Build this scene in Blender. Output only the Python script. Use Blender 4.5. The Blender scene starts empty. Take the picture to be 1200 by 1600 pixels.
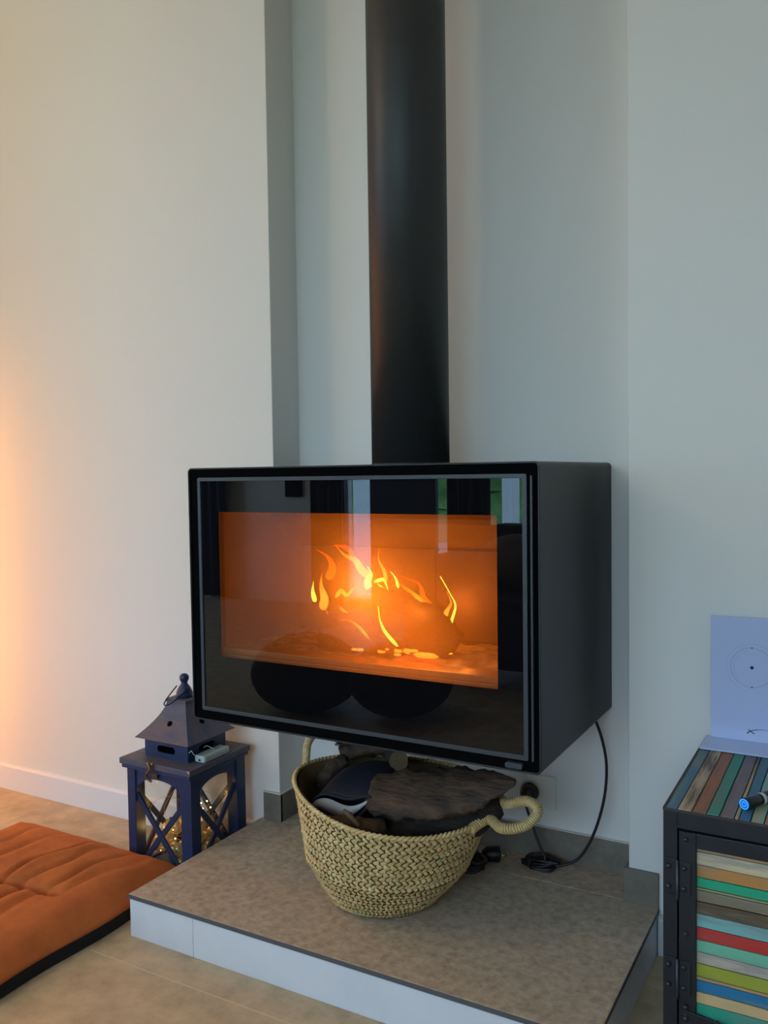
import bpy, bmesh, math, random
from mathutils import Vector, Matrix, noise
random.seed(7)
S = bpy.context.scene
COL = S.collection
# ---------------------------------------------------------------- camera
def make_camera():
    R = Vector((0.87126866, 0.49060687, -0.01399354))
    U = Vector((-0.00937384, 0.04513958, 0.99893671))
    F = Vector((-0.49071687, 0.87021108, -0.04392757))
    cd = bpy.data.cameras.new('camera'); co = bpy.data.objects.new('camera', cd); COL.objects.link(co)
    cd.sensor_fit = 'VERTICAL'; cd.sensor_height = 36; cd.lens = 1341.66 / 1600 * 36
    cd.clip_start = 0.02
    M = Matrix(((R.x, U.x, -F.x), (R.y, U.y, -F.y), (R.z, U.z, -F.z))).to_4x4()
    M.translation = Vector((0.43517921, -1.8098668, 1.00950827))
    co.matrix_world = M
    S.camera = co
make_camera()
# ---------------------------------------------------------------- world, lights, exposure
w = bpy.data.worlds.new('overcast_sky'); S.world = w; w.use_nodes = True
SKY_COLOR = (0.50, 0.725, 1.0, 1); SKY_STRENGTH = 8.6
nb = w.node_tree.nodes['Background']; nb.inputs[0].default_value = SKY_COLOR; nb.inputs[1].default_value = SKY_STRENGTH
S.view_settings.view_transform = 'Standard'; S.view_settings.look = 'None'
S.view_settings.exposure = 0.0; S.view_settings.gamma = 1.0; S.view_settings.use_curve_mapping = False
S.cycles.max_bounces = 10; S.cycles.transparent_max_bounces = 16
S.cycles.sample_clamp_indirect = 6
def light(name, kind, loc, energy, color, size=0.05, rot=None, sy=None, portal=False):
    ld = bpy.data.lights.new(name, kind); ld.energy = energy; ld.color = color
    if kind == 'AREA':
        ld.size = size
        if sy: ld.shape = 'RECTANGLE'; ld.size_y = sy
        if portal: ld.cycles.is_portal = True
    elif kind == 'POINT': ld.shadow_soft_size = size
    o = bpy.data.objects.new(name, ld); COL.objects.link(o); o.location = loc
    if rot: o.rotation_euler = rot
    return o
def portal(x0, x1, z0, z1, y): light('window_portal', 'AREA', ((x0+x1)/2, y, (z0+z1)/2), 1, (1, 1, 1), x1-x0, (math.pi/2, 0, 0), z1-z0, True)
RXW = -5.2
portal(-3.12, -2.74, 0.05, 2.2, -4.58)
portal(-2.40, 1.3, 0.05, 2.3, -4.58)
portal_w = light('window_portal', 'AREA', (RXW-.08, -3.4, 1.2), 1, (1, 1, 1), 2.3, (0, -math.pi/2, 0), 1.6, True)
FIRE_W = 2.7
FIRE_C = (1.0, 0.33, 0.05)
light('fire_light', 'POINT', (-0.44, -0.295, 0.78), FIRE_W*.72, FIRE_C, 0.05)
light('fire_light', 'POINT', (-0.30, -0.27, 0.69), FIRE_W*0.15, FIRE_C, 0.04)
light('fire_light', 'POINT', (-0.37, -0.24, 0.73), FIRE_W*.5, FIRE_C, 0.04)
light('fire_light', 'POINT', (-0.58, -0.08, 0.74), FIRE_W*0.2, FIRE_C, 0.03)
light('fire_light', 'POINT', (-0.36, -0.08, 0.72), FIRE_W*0.3, FIRE_C, 0.03)

# ---------------------------------------------------------------- materials
def nodes(name):
    m = bpy.data.materials.new(name); m.use_nodes = True
    return m, m.node_tree, m.node_tree.nodes['Principled BSDF']
def lin(c):   # sRGB 0-255 to linear
    return tuple(((v/255)/12.92 if v/255 <= .04045 else ((v/255+.055)/1.055)**2.4) for v in c)
def mat(name, c, rough=.6, c2=None, scale=8, stretch=(1, 1, 1), bump=0, bscale=None, metal=0, spec=.5, coat=0, detail=6, bdist=.002, lo=.35, hi=.65, c3=None):
    m, nt, b = nodes(name); N = nt.nodes; L = nt.links
    c = lin(c)
    b.inputs['Base Color'].default_value = (*c, 1); b.inputs['Roughness'].default_value = rough
    b.inputs['Metallic'].default_value = metal; b.inputs['Specular IOR Level'].default_value = spec
    b.inputs['Coat Weight'].default_value = coat; b.inputs['Coat Roughness'].default_value = .15
    if c2 or bump:
        tc = N.new('ShaderNodeTexCoord'); mp = N.new('ShaderNodeMapping'); mp.inputs['Scale'].default_value = stretch
        L.new(tc.outputs['Object'], mp.inputs[0])
    if c2:
        n = N.new('ShaderNodeTexNoise'); n.inputs['Scale'].default_value = scale; n.inputs['Detail'].default_value = detail
        n.inputs['Roughness'].default_value = .65
        L.new(mp.outputs[0], n.inputs['Vector'])
        r = N.new('ShaderNodeValToRGB'); r.color_ramp.elements[0].position = lo; r.color_ramp.elements[1].position = hi
        r.color_ramp.elements[0].color = (*c, 1); r.color_ramp.elements[1].color = (*lin(c2), 1)
        if c3:
            e = r.color_ramp.elements.new(min(.95, hi+.05)); e.color = (*lin(c3), 1)
        L.new(n.outputs['Fac'], r.inputs[0]); L.new(r.outputs[0], b.inputs['Base Color'])
    if bump:
        n2 = N.new('ShaderNodeTexNoise'); n2.inputs['Scale'].default_value = bscale or scale*4; n2.inputs['Detail'].default_value = 4
        L.new(mp.outputs[0], n2.inputs['Vector'])
        bp = N.new('ShaderNodeBump'); bp.inputs['Strength'].default_value = bump; bp.inputs['Distance'].default_value = bdist
        L.new(n2.outputs['Fac'], bp.inputs['Height']); L.new(bp.outputs[0], b.inputs['Normal'])
    return m
def emit(name, c, s):
    m, nt, b = nodes(name); b.inputs['Base Color'].default_value = (*c, 1)
    b.inputs['Emission Color'].default_value = (*c, 1); b.inputs['Emission Strength'].default_value = s
    return m
def schlick(N, L, f0):
    """reflectance that is the same from both sides of a thin pane"""
    lw = N.new('ShaderNodeLayerWeight'); lw.inputs[0].default_value = .5
    p = N.new('ShaderNodeMath'); p.operation = 'POWER'; L.new(lw.outputs['Facing'], p.inputs[0]); p.inputs[1].default_value = 5
    m = N.new('ShaderNodeMath'); m.operation = 'MULTIPLY_ADD'; L.new(p.outputs[0], m.inputs[0]); m.inputs[1].default_value = 1-f0; m.inputs[2].default_value = f0
    return m
def sheer(name, c, c_rough=.3, ior=1.45, transp=1.0, tint=(1, 1, 1)):
    """clear pane: transparent with a Fresnel gloss"""
    m, nt, b = nodes(name); N = nt.nodes; L = nt.links; N.remove(b)
    fr = schlick(N, L, ((ior-1)/(ior+1))**2)
    t = N.new('ShaderNodeBsdfTransparent'); t.inputs[0].default_value = (*tint, 1)
    g = N.new('ShaderNodeBsdfGlossy'); g.inputs['Roughness'].default_value = c_rough; g.inputs[0].default_value = (1, 1, 1, 1)
    mx = N.new('ShaderNodeMixShader'); L.new(fr.outputs[0], mx.inputs[0]); L.new(t.outputs[0], mx.inputs[1]); L.new(g.outputs[0], mx.inputs[2])
    L.new(mx.outputs[0], N['Material Output'].inputs[0])
    return m
def translucent(name, c, fac, film_c=(1, 1, 1), noise_amt=0):
    m, nt, b = nodes(name); N = nt.nodes; L = nt.links; N.remove(b)
    t = N.new('ShaderNodeBsdfTransparent'); t.inputs[0].default_value = (*film_c, 1)
    tl = N.new('ShaderNodeBsdfTranslucent'); tl.inputs[0].default_value = (*c, 1)
    mx = N.new('ShaderNodeMixShader'); mx.inputs[0].default_value = fac
    L.new(t.outputs[0], mx.inputs[1]); L.new(tl.outputs[0], mx.inputs[2]); L.new(mx.outputs[0], N['Material Output'].inputs[0])
    if noise_amt:
        n = N.new('ShaderNodeTexNoise'); n.inputs['Scale'].default_value = 9
        mr = N.new('ShaderNodeMapRange'); mr.inputs['From Min'].default_value = .3; mr.inputs['From Max'].default_value = .7
        mr.inputs['To Min'].default_value = fac-noise_amt; mr.inputs['To Max'].default_value = fac+noise_amt
        L.new(n.outputs['Fac'], mr.inputs[0]); L.new(mr.outputs[0], mx.inputs[0])
    return m

M_WALL = mat('white_wall_paint', (226, 224, 218), .85, bump=.12, bscale=220, bdist=.0006)
M_CEIL = mat('white_ceiling_paint', (230, 230, 226), .9)
M_WHITE = mat('white_gloss_trim', (226, 228, 232), .45)
M_RISER = mat('white_riser_board', (222, 226, 232), .4, c2=(214, 219, 226), scale=5)
M_TILE = mat('beige_stone_tile', (210, 186, 150), .42, c2=(164, 143, 113), scale=13, detail=12, lo=.3, hi=.7, bump=.15, bscale=60, bdist=.0008)
M_HTILE = mat('taupe_stone_tile', (204, 184, 160), .45, c2=(150, 134, 116), scale=60, detail=12, lo=.3, hi=.7, bump=.25, bscale=160, bdist=.0008)
M_SKIRT = mat('grey_stone_skirting', (130, 122, 108), .5, c2=(108, 101, 90), scale=20, detail=8)
M_GROUT = mat('pale_grout', (206, 190, 164), .9)
M_CAULK = mat('white_caulk', (214, 210, 200), .6)
M_STEEL = mat('black_powder_coat', (29, 31, 35), .45, c2=(27, 29, 32), scale=300, bump=.1, bscale=900, bdist=.0003)
M_PIPE = mat('matt_black_flue_paint', (42, 42, 42), .48, spec=.5)
M_BLACK = mat('black_recess', (5, 5, 6), .9, spec=.05)
M_TRIM = mat('dark_grey_trim', (62, 67, 72), .4, metal=.2)
M_VERM = mat('fired_vermiculite', (78, 58, 42), .9, c2=(58, 42, 30), scale=10)
M_ASH = mat('grey_ash', (140, 122, 104), .9, c2=(70, 60, 52), scale=30, bump=.6, bscale=60, bdist=.006)
M_CHAR = mat('charred_bark', (24, 16, 12), .9, c2=(8, 6, 5), scale=18, stretch=(1, 4, 4), bump=.8, bscale=40, bdist=.006)
M_EMBER = emit('glowing_ember', (1, .10, .01), 5)
M_FILM = translucent('sooty_glass_film', (1, .60, .20), .24, (.95, .86, .78), 0)

def prod_glass(name, black):
    m, nt, b = nodes(name); N = nt.nodes; L = nt.links; N.remove(b)
    fr = schlick(N, L, .062)
    base = N.new('ShaderNodeBsdfDiffuse' if black else 'ShaderNodeBsdfTransparent')
    base.inputs[0].default_value = (.004, .004, .005, 1) if black else (.97, .93, .9, 1)
    g = N.new('ShaderNodeBsdfGlossy'); g.inputs['Roughness'].default_value = 0.0; g.inputs[0].default_value = (.9, .95, 1, 1)
    mx = N.new('ShaderNodeMixShader'); L.new(fr.outputs[0], mx.inputs[0]); L.new(base.outputs[0], mx.inputs[1]); L.new(g.outputs[0], mx.inputs[2])
    L.new(mx.outputs[0], N['Material Output'].inputs[0]); return m
M_PRINT = prod_glass('black_printed_glass', True)
M_CLEAR = prod_glass('clear_ceramic_glass', False)
M_LGLASS = sheer('thin_clear_glass', (1, 1, 1), .02, 1.35, tint=(.96, .96, .94))
M_NAVY = mat('navy_painted_wood', (26, 50, 90), .42, c2=(20, 38, 72), scale=20, stretch=(1, 1, 3), bump=.2, bscale=60, bdist=.0006)
M_NAVYTOP = mat('worn_navy_wood', (62, 70, 96), .5, c2=(94, 84, 88), scale=12, stretch=(1, 4, 1), detail=8)
M_BRASS = mat('aged_brass', (112, 92, 70), .4, metal=.8)
M_WIRE = mat('dark_metal_wire', (40, 36, 44), .4, metal=.7)
M_SILVER = mat('silver_wire', (190, 175, 150), .3, metal=.8)
M_PLASTIC = mat('frosted_pale_plastic', (176, 186, 182), .35)
M_ORANGE = mat('rust_orange_cotton', (192, 104, 44), .85, c2=(172, 90, 38), scale=14, bump=.25, bscale=240, bdist=.0008)
M_UNDER = mat('black_base_fabric', (20, 17, 20), .9)
M_STRAW = mat('palm_straw', (232, 206, 150), .45, c2=(200, 170, 112), scale=30, c3=(192, 192, 140), detail=3, lo=.3, hi=.6)
M_STRAWIN = mat('basket_inner_straw', (120, 96, 56), .8)
M_WOOD = mat('dry_driftwood', (88, 64, 43), .75, c2=(38, 29, 22), scale=9, stretch=(1, 5, 5), bump=.9, bscale=22, bdist=.005, detail=9)
M_WOODB = mat('dark_bark', (56, 44, 34), .85, c2=(26, 20, 16), scale=14, stretch=(1, 4, 4), bump=1, bscale=30, bdist=.006)
M_CUT = mat('cut_wood_end', (110, 90, 60), .8, c2=(80, 62, 40), scale=20)
M_POUCH = mat('navy_quilted_cloth', (13, 17, 32), .7, bump=.3, bscale=60, bdist=.002)
M_LINER = mat('pale_grey_lining', (168, 172, 176), .6)
M_CORD = mat('black_rubber_cord', (16, 15, 20), .45)
M_PIN = mat('nickel_pin', (170, 175, 180), .25, metal=1)
M_IRON = mat('blackened_iron', (30, 34, 40), .5, c2=(24, 27, 32), scale=30, bump=.3, bscale=40, bdist=.0006, metal=.2)
M_RIVET = mat('iron_rivet', (52, 56, 62), .35, metal=.6)
M_CARD = mat('glossy_white_card', (184, 196, 230), .2)
M_INK = mat('dark_ink', (28, 30, 50), .5)
M_INKL = mat('pale_grey_ink', (120, 128, 160), .5)
M_PENB = mat('black_pen_body', (14, 15, 20), .3)
M_BLUELED = emit('blue_lit_ring', (.02, .33, 1), 1.0)
M_BLUEDK = emit('deep_blue_cap', (.01, .10, .55), .5)

# ---------------------------------------------------------------- mesh helpers
class MB:
    def __init__(s): s.v = []; s.f = []; s.mi = []; s.sm = []
    def add(s, vs, fs, mi=0, smooth=False):
        o = len(s.v); s.v += [tuple(p) for p in vs]; s.f += [tuple(i+o for i in f) for f in fs]
        s.mi += [mi]*len(fs); s.sm += [smooth]*len(fs); return s
    def box(s, a, b, mi=0):
        (x0, y0, z0), (x1, y1, z1) = a, b
        vs = [(x0,y0,z0),(x1,y0,z0),(x1,y1,z0),(x0,y1,z0),(x0,y0,z1),(x1,y0,z1),(x1,y1,z1),(x0,y1,z1)]
        return s.add(vs, [(0,3,2,1),(4,5,6,7),(0,1,5,4),(1,2,6,5),(2,3,7,6),(3,0,4,7)], mi)
    def tube(s, path, r, n=10, caps=True, mi=0, closed=False, flat=1.0, up=None):
        P = [Vector(p) for p in path]; K = len(P); rr = r if callable(r) else None
        rings = []; prev = None
        for i, p in enumerate(P):
            a = P[(i-1) % K] if (i > 0 or closed) else p; b = P[(i+1) % K] if (i < K-1 or closed) else p
            t = (b-a).normalized()
            if prev is None:
                u = Vector(up) if up else (Vector((0,0,1)) if abs(t.z) < .9 else Vector((1,0,0)))
            else: u = prev
            u = (u - t*u.dot(t)); u = u.normalized() if u.length > 1e-6 else t.orthogonal().normalized()
            prev = u; v = t.cross(u)
            q = rr(i/(K-1)) if rr else (r[i] if isinstance(r, (list, tuple)) else r)
            rings.append([p + (u*math.cos(2*math.pi*k/n)*flat + v*math.sin(2*math.pi*k/n))*q for k in range(n)])
        vs = [q for g in rings for q in g]; fs = []
        for i in range(K if closed else K-1):
            j = (i+1) % K
            for k in range(n): fs.append((i*n+k, i*n+(k+1) % n, j*n+(k+1) % n, j*n+k))
        if caps and not closed: fs += [tuple(reversed(range(n))), tuple((K-1)*n+k for k in range(n))]
        return s.add(vs, [tuple(reversed(f)) for f in fs], mi, True)
    def lathe(s, prof, c, n=24, mi=0, axis=None):
        """prof: [(r,h)...] about z at c (or about direction axis)"""
        c = Vector(c); A = Vector(axis).normalized() if axis else Vector((0,0,1)); X = A.orthogonal().normalized(); Y = A.cross(X)
        vs = []; fs = []
        for r, h in prof:
            for k in range(n):
                t = 2*math.pi*k/n; vs.append(c + A*h + X*math.cos(t)*r + Y*math.sin(t)*r)
        for i in range(len(prof)-1):
            for k in range(n): fs.append((i*n+k, i*n+(k+1) % n, (i+1)*n+(k+1) % n, (i+1)*n+k))
        fs += [tuple(reversed(range(n))), tuple((len(prof)-1)*n+k for k in range(n))]
        return s.add(vs, fs, mi, True)
    def ball(s, c, r, mi=0, n=14, sc=(1,1,1)):
        m = n//2; c = Vector(c); vs = [c+Vector((0,0,-r*sc[2]))]; fs = []
        for i in range(1, m):
            a = -math.pi/2+math.pi*i/m
            for k in range(n):
                t = 2*math.pi*k/n; vs.append(c+Vector((math.cos(a)*math.cos(t)*r*sc[0], math.cos(a)*math.sin(t)*r*sc[1], math.sin(a)*r*sc[2])))
        vs.append(c+Vector((0,0,r*sc[2])))
        for k in range(n): fs.append((0, 1+(k+1) % n, 1+k))
        for i in range(m-2):
            for k in range(n): a = 1+i*n; fs.append((a+k, a+(k+1) % n, a+n+(k+1) % n, a+n+k))
        a = 1+(m-2)*n
        for k in range(n): fs.append((a+k, a+(k+1) % n, len(vs)-1))
        return s.add(vs, fs, mi, True)
    def prism(s, poly, d, mi=0, smooth=False):
        """poly: 3D planar loop, extruded by vector d"""
        n = len(poly); P = [Vector(p) for p in poly]; D = Vector(d)
        vs = P + [p+D for p in P]
        fs = [tuple(range(n)), tuple(reversed(range(n, 2*n)))] + [(i, n+i, n+(i+1) % n, (i+1) % n) for i in range(n)]
        return s.add(vs, fs, mi, smooth)
def shift_of(parent):
    return Vector(parent['_loc']) if parent is not None else Vector((0, 0, 0))
def obj(name, mb, mats, parent=None, bevel=0, segs=2, recalc=True, kind=None, label=None, origin=None):
    me = bpy.data.meshes.new(name)
    L = shift_of(parent)
    if parent is None: L = Vector(origin) if origin else Vector((0, 0, 0))
    me.from_pydata([tuple(Vector(p)-L) for p in mb.v], [], mb.f)
    mats = mats if isinstance(mats, (list, tuple)) else [mats]
    for m in mats: me.materials.append(m)
    me.polygons.foreach_set('material_index', mb.mi); me.polygons.foreach_set('use_smooth', mb.sm)
    if recalc:
        bm = bmesh.new(); bm.from_mesh(me); bmesh.ops.recalc_face_normals(bm, faces=bm.faces); bm.to_mesh(me); bm.free()
    me.update()
    o = bpy.data.objects.new(name, me); COL.objects.link(o)
    if parent is not None: o.parent = parent; o['_loc'] = list(L)
    else: o.location = L; o['_loc'] = list(L)
    if bevel:
        b = o.modifiers.new('bevel', 'BEVEL'); b.width = bevel; b.segments = segs; b.limit_method = 'ANGLE'; b.angle_limit = math.radians(40)
    if kind: o['kind'] = kind
    if label: o['label'] = label
    return o
def thing(name, loc, label, cat, group=None):
    o = bpy.data.objects.new(name, None); COL.objects.link(o); o.location = loc; o['_loc'] = list(loc); o.empty_display_size = .05
    o['label'] = label; o['category'] = cat
    if group: o['group'] = group
    return o
def tag(o, label, cat, group=None, kind=None):
    o['label'] = label; o['category'] = cat
    if group: o['group'] = group
    if kind: o['kind'] = kind
    return o
def struct(name, mb, mats, bevel=0, parent=None):
    return obj(name, mb, mats, parent, bevel=bevel, kind='structure')
def boxo(name, a, b, m, parent=None, bevel=0, **k): return obj(name, MB().box(a, b), m, parent, bevel=bevel, **k)
def smooth_path(pts, n=8, closed=False):
    P = [Vector(p) for p in pts]; out = []; K = len(P)
    for i in range(K if closed else K-1):
        g = lambda j: P[j % K] if closed else P[max(0, min(K-1, j))]
        p0, p1, p2, p3 = g(i-1), g(i), g(i+1), g(i+2)
        for k in range(n):
            t = k/n; out.append(.5*((2*p1)+(p2-p0)*t+(2*p0-5*p1+4*p2-p3)*t*t+(3*p1-p0-3*p2+p3)*t**3))
    if not closed: out.append(P[-1])
    return out

# ================================================================ SETTING
XL, XR, YB, ZH, HS = -0.9143, 0.0, 0.12, 0.0952, 0.0731
HL, HR, YH = -0.9738, 0.0627, -0.4791
RX0, RX1, RY0, ZC = -5.2, 3.0, -4.5, 2.75
struct('wall_left', MB().box((RX0, 0, -.05), (XL, .4, ZC)), M_WALL, .002)
struct('wall_back', MB().box((XL, YB, -.05), (XR, .4, ZC)), M_WALL)
struct('wall_right', MB().box((XR, 0, -.05), (RX1, .4, ZC)), M_WALL, .002)
ww = MB()
for y0, y1, z0, z1 in [(RY0-.2, -4.2, -.05, ZC), (-2.6, .4, -.05, ZC), (-4.2, -2.6, -.05, .05), (-4.2, -2.6, 2.35, ZC)]: ww.box((RX0-.2, y0, z0), (RX0, y1, z1))
struct('wall_west', ww, M_WALL)
struct('wall_east', MB().box((RX1, RY0-.2, -.05), (RX1+.2, .4, ZC)), M_WALL)
struct('ceiling', MB().box((RX0-.2, RY0-.2, ZC), (RX1+.2, .4, ZC+.1)), M_CEIL)
# rear wall with a narrow glazed door and a wide window (seen mirrored in the stove glass)
rear = MB()
A0, A1, B0, B1, TZ = -3.12, -2.74, -2.40, 1.3, 2.3
for x0, x1, z0, z1 in [(RX0, A0, -.05, ZC), (A0, A1, 2.2, ZC), (A0, A1, -.05, .05), (A1, B0, -.05, ZC), (B0, B1, TZ, ZC), (B0, B1, -.05, .05), (B1, RX1, -.05, ZC)]:
    rear.box((x0, RY0-.2, z0), (x1, RY0, z1))
struct('wall_rear', rear, M_WALL)
M_DKFRAME = mat('dark_window_frame', (26, 28, 34), .5)
wf = MB()
for x0, x1, z0, z1 in [(B0, B1, .05, .11), (B0, B1, TZ-.06, TZ), (B0, B0+.02, .11, TZ-.06), (B1-.06, B1, .11, TZ-.06), (-.45, -.39, .11, TZ-.06)]:
    wf.box((x0, RY0-.12, z0), (x1, RY0-.06, z1))
w1 = struct('window_1', wf, M_DKFRAME)
obj('pane', MB().box((B0+.01, RY0-.10, .1), (-.42, RY0-.095, TZ-.05)), M_LGLASS, w1)
obj('pane', MB().box((-.42, RY0-.10, .1), (B1-.05, RY0-.095, TZ-.05)), M_LGLASS, w1)
w2 = struct('window_2', MB().box((A0, RY0-.12, .05), (A0+.015, RY0-.06, 2.2)).box((A1-.015, RY0-.12, .05), (A1, RY0-.06, 2.2)), M_DKFRAME)
obj('pane', MB().box((A0+.01, RY0-.10, .05), (A1-.01, RY0-.095, 2.2)), M_LGLASS, w2)
d1 = struct('door_1', MB().box((-2.81, RY0+.002, .0), (-2.265, RY0+.05, 2.2)), mat('dark_navy_door', (44, 50, 64), .5), .004)
obj('door_handle', MB().tube([(-2.31, RY0+.05, 1.02), (-2.31, RY0+.10, 1.02), (-2.43, RY0+.10, 1.02)], .01), M_PIN, d1)
w3 = struct('window_3', MB().box((RX0-.12, -4.2, .05), (RX0-.06, -4.14, 2.35)).box((RX0-.12, -2.66, .05), (RX0-.06, -2.6, 2.35)).box((RX0-.12, -3.43, .05), (RX0-.06, -3.37, 2.35)), M_DKFRAME)
obj('pane', MB().box((RX0-.10, -4.15, .05), (RX0-.095, -2.65, 2.35)), M_LGLASS, w3)
# floor: a slab of grout, tiles where the photograph shows them, plain floor beyond
fl = struct('floor', MB().box((RX0, RY0-.2, -.06), (RX1, 0.0, -.0004)), M_GROUT)
TW, TD = 0.9, 0.432
tile_me = None
far = MB()
y1s = [-.128+TD*1] + [-.128-TD*k for k in range(0, 11)]
for r in range(11):
    ya, yb = -.128-TD*r, -.128-TD*(r-1)
    yb = min(yb, 0)
    ya = max(ya, RY0)
    if ya >= yb: continue
    off = -1.06
    for k in range(-5, 6):
        xa, xb = off+k*TW, off+(k+1)*TW
        if xb < 0:      # no joint near the wall on the left
            if r == 0: continue
            yb = 0 if r == 1 else yb
        elif r == 1: yb = -.128
        xa, xb = max(xa, RX0), min(xb, RX1)
        if xa >= xb: continue
        a, b = (xa+.0016, ya+.0016, -.01), (xb-.0016, yb-.0016, 0)
        if xb > -2.8 and xa < .8 and yb > -1.0: boxo('tile', a, b, M_TILE, fl, bevel=.0008)
        else: far.box(a, b)
obj('tile_field', far, M_TILE, fl, kind='stuff')
# baseboards and stone skirting
def bboard(name, x0, x1):
    mb = MB(); pr = [(0, 0), (-.014, 0), (-.014, .074), (-.011, .078), (-.006, .0812), (0, .0812)]
    mb.prism([(x0, y, z) for y, z in pr], (x1-x0, 0, 0)); return struct(name, mb, M_WHITE)
bboard('baseboard_left', RX0, HL)
bboard('baseboard_right', HR+.001, RX1)
sk = []
def skirt(n, a, b, cap=None):
    o = struct('trim_%d' % n, MB().box(a, b), M_SKIRT, .0008)
    return o
T = .009
skirt(1, (HL+.012, -T, ZH), (XL+T, 0, ZH+HS))
skirt(2, (XL, -T+.001, ZH), (XL+T, YB-T, ZH+HS))
skirt(3, (XL, YB-T, ZH), (-.455, YB, ZH+HS))
skirt(4, (-.453, YB-T, ZH), (XR, YB, ZH+HS))
skirt(5, (-T, 0, ZH), (0, YB-T, ZH+HS))
skirt(6, (-T, -T, ZH), (HR, 0, ZH+HS))
ck = MB()
for a, b in [((HL+.012, -T*.9, ZH+HS), (XL+T*.9, 0, ZH+HS+.0025)), ((XL, 0, ZH+HS), (XL+T*.9, YB, ZH+HS+.0025)), ((XL, YB-T*.9, ZH+HS), (XR, YB, ZH+HS+.0015))]: ck.box(a, b)
struct('trim_7', ck, M_CAULK)

# ================================================================ HEARTH
h = thing('hearth_platform', (-.45, -.2, 0), 'low raised hearth with taupe stone tiles and white front boards under the stove', 'hearth')
boxo('core', (HL+.012, YH+.012, 0), (HR-.012, YB, ZH-.012), M_GROUT, h)
boxo('tile', (HL, YH, ZH-.010), (HR, -.0015, ZH), M_HTILE, h, bevel=.0008)
boxo('tile', (XL+.0005, .0003, ZH-.010), (XR-.0005, YB, ZH), M_HTILE, h, bevel=.0008)
boxo('edge_shade', (HL-.0006, YH-.0012, ZH-.0095), (HR+.0006, YH+.0008, ZH-.0008), mat('shaded_tile_edge', (84, 84, 86), .6), h, label='tile edge with its shade painted dark grey')  # added strips: shade of the tile side is put into their grey
boxo('edge_shade', (HR-.0008, YH+.001, ZH-.0095), (HR+.0008, -.002, ZH-.0008), bpy.data.materials['shaded_tile_edge'], h, label='tile edge with its shade painted dark grey')
boxo('riser_board', (HL+.001, YH+.002, 0), (-.792, YH+.012, ZH-.0125), M_RISER, h, bevel=.001)
boxo('riser_board', (-.791, YH+.002, 0), (HR-.001, YH+.012, ZH-.0125), M_RISER, h, bevel=.001)
boxo('riser_board', (HR-.012, YH+.012, 0), (HR-.002, -.001, ZH-.0125), M_RISER, h, bevel=.001, label='grey-shaded right side board')
boxo('riser_board', (HL+.001, YH+.012, 0), (HL+.012, -.001, ZH-.0125), M_RISER, h, bevel=.001)

# ================================================================ STOVE
SX0, SX1, SY0, SY1, SZ0, SZ1 = -.8779, -.0661, -.3647, .118, .4688, 1.0288
stove = thing('wood_stove', (-.472, -.12, SZ0), 'wide black box wood stove with glass door hung on the wall, fire burning inside', 'stove')
OX0, OX1, OZ0, OZ1 = -.800, -.149, .6135, .9325   # clear part of the glass
def rrect(x0, x1, z0, z1, r, n=5):
    pts = []
    for cx, cz, a0 in [(x1-r, z1-r, 0), (x0+r, z1-r, 90), (x0+r, z0+r, 180), (x1-r, z0+r, 270)]:
        for k in range(n+1):
            a = math.radians(a0+90*k/n); pts.append((cx+r*math.cos(a), cz+r*math.sin(a)))
    return pts
def ring_xz(mb, o, i, y0, y1, mi=0, smooth=False):
    """frame between outer loop o and inner loop i (same count), from y0 (front) to y1"""
    n = len(o); vs = [(x, y0, z) for x, z in o]+[(x, y0, z) for x, z in i]+[(x, y1, z) for x, z in o]+[(x, y1, z) for x, z in i]
    fs = []
    for k in range(n):
        j = (k+1) % n
        fs += [(k, j, n+j, n+k), (2*n+k, 3*n+k, 3*n+j, 2*n+j), (k, 2*n+k, 2*n+j, j), (n+k, n+j, 3*n+j, 3*n+k)]
    mb.add(vs, fs, mi, smooth)
    return mb
# casing: a rounded sleeve closed at the back
mb = MB(); o_ = rrect(SX0, SX1, SZ0, SZ1, .010); i_ = rrect(SX0+.0035, SX1-.0035, SZ0+.0035, SZ1-.0035, .007)
ring_xz(mb, o_, i_, SY0, SY1)
n = len(o_); mb.add([(x, SY1, z) for x, z in o_], [tuple(range(n))])
obj('casing', mb, M_STEEL, stove, bevel=.001)
mb = MB(); ring_xz(mb, rrect(SX0+.0036, SX1-.0036, SZ0+.0036, SZ1-.0036, .007), rrect(-.853, -.0905, .491, 1.0075, .004), SY0+.004, SY0+.03)
obj('door_surround', mb, M_BLACK, stove)
mb = MB(); ring_xz(mb, rrect(-.8528, -.0908, .4912, 1.0073, .004), rrect(-.845, -.0995, .4995, .9995, .002), SY0+.002, SY0+.025)
obj('door_frame', mb, M_TRIM, stove, bevel=.0008, label='dark grey metal door frame')
# glass: printed black border plus clear centre, 4 mm thick
GY = SY0+.005
mb = MB(); xs = [-.8449, OX0, OX1, -.0996]; zs = [.4996, OZ0, OZ1, .9994]
for i in range(3):
    for j in range(3):
        clear = (i == 1 and j == 1)
        a, b, c, d = (xs[i], zs[j]), (xs[i+1], zs[j]), (xs[i+1], zs[j+1]), (xs[i], zs[j+1])
        mb.add([(p[0], GY, p[1]) for p in (a, b, c, d)], [(0, 1, 2, 3)], 1 if clear else 0)
        mb.add([(p[0], GY+.004, p[1]) for p in (a, b, c, d)], [(3, 2, 1, 0)], 2 if clear else 0)
obj('glass_pane', mb, [M_PRINT, M_CLEAR, M_FILM], stove, recalc=False)
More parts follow.
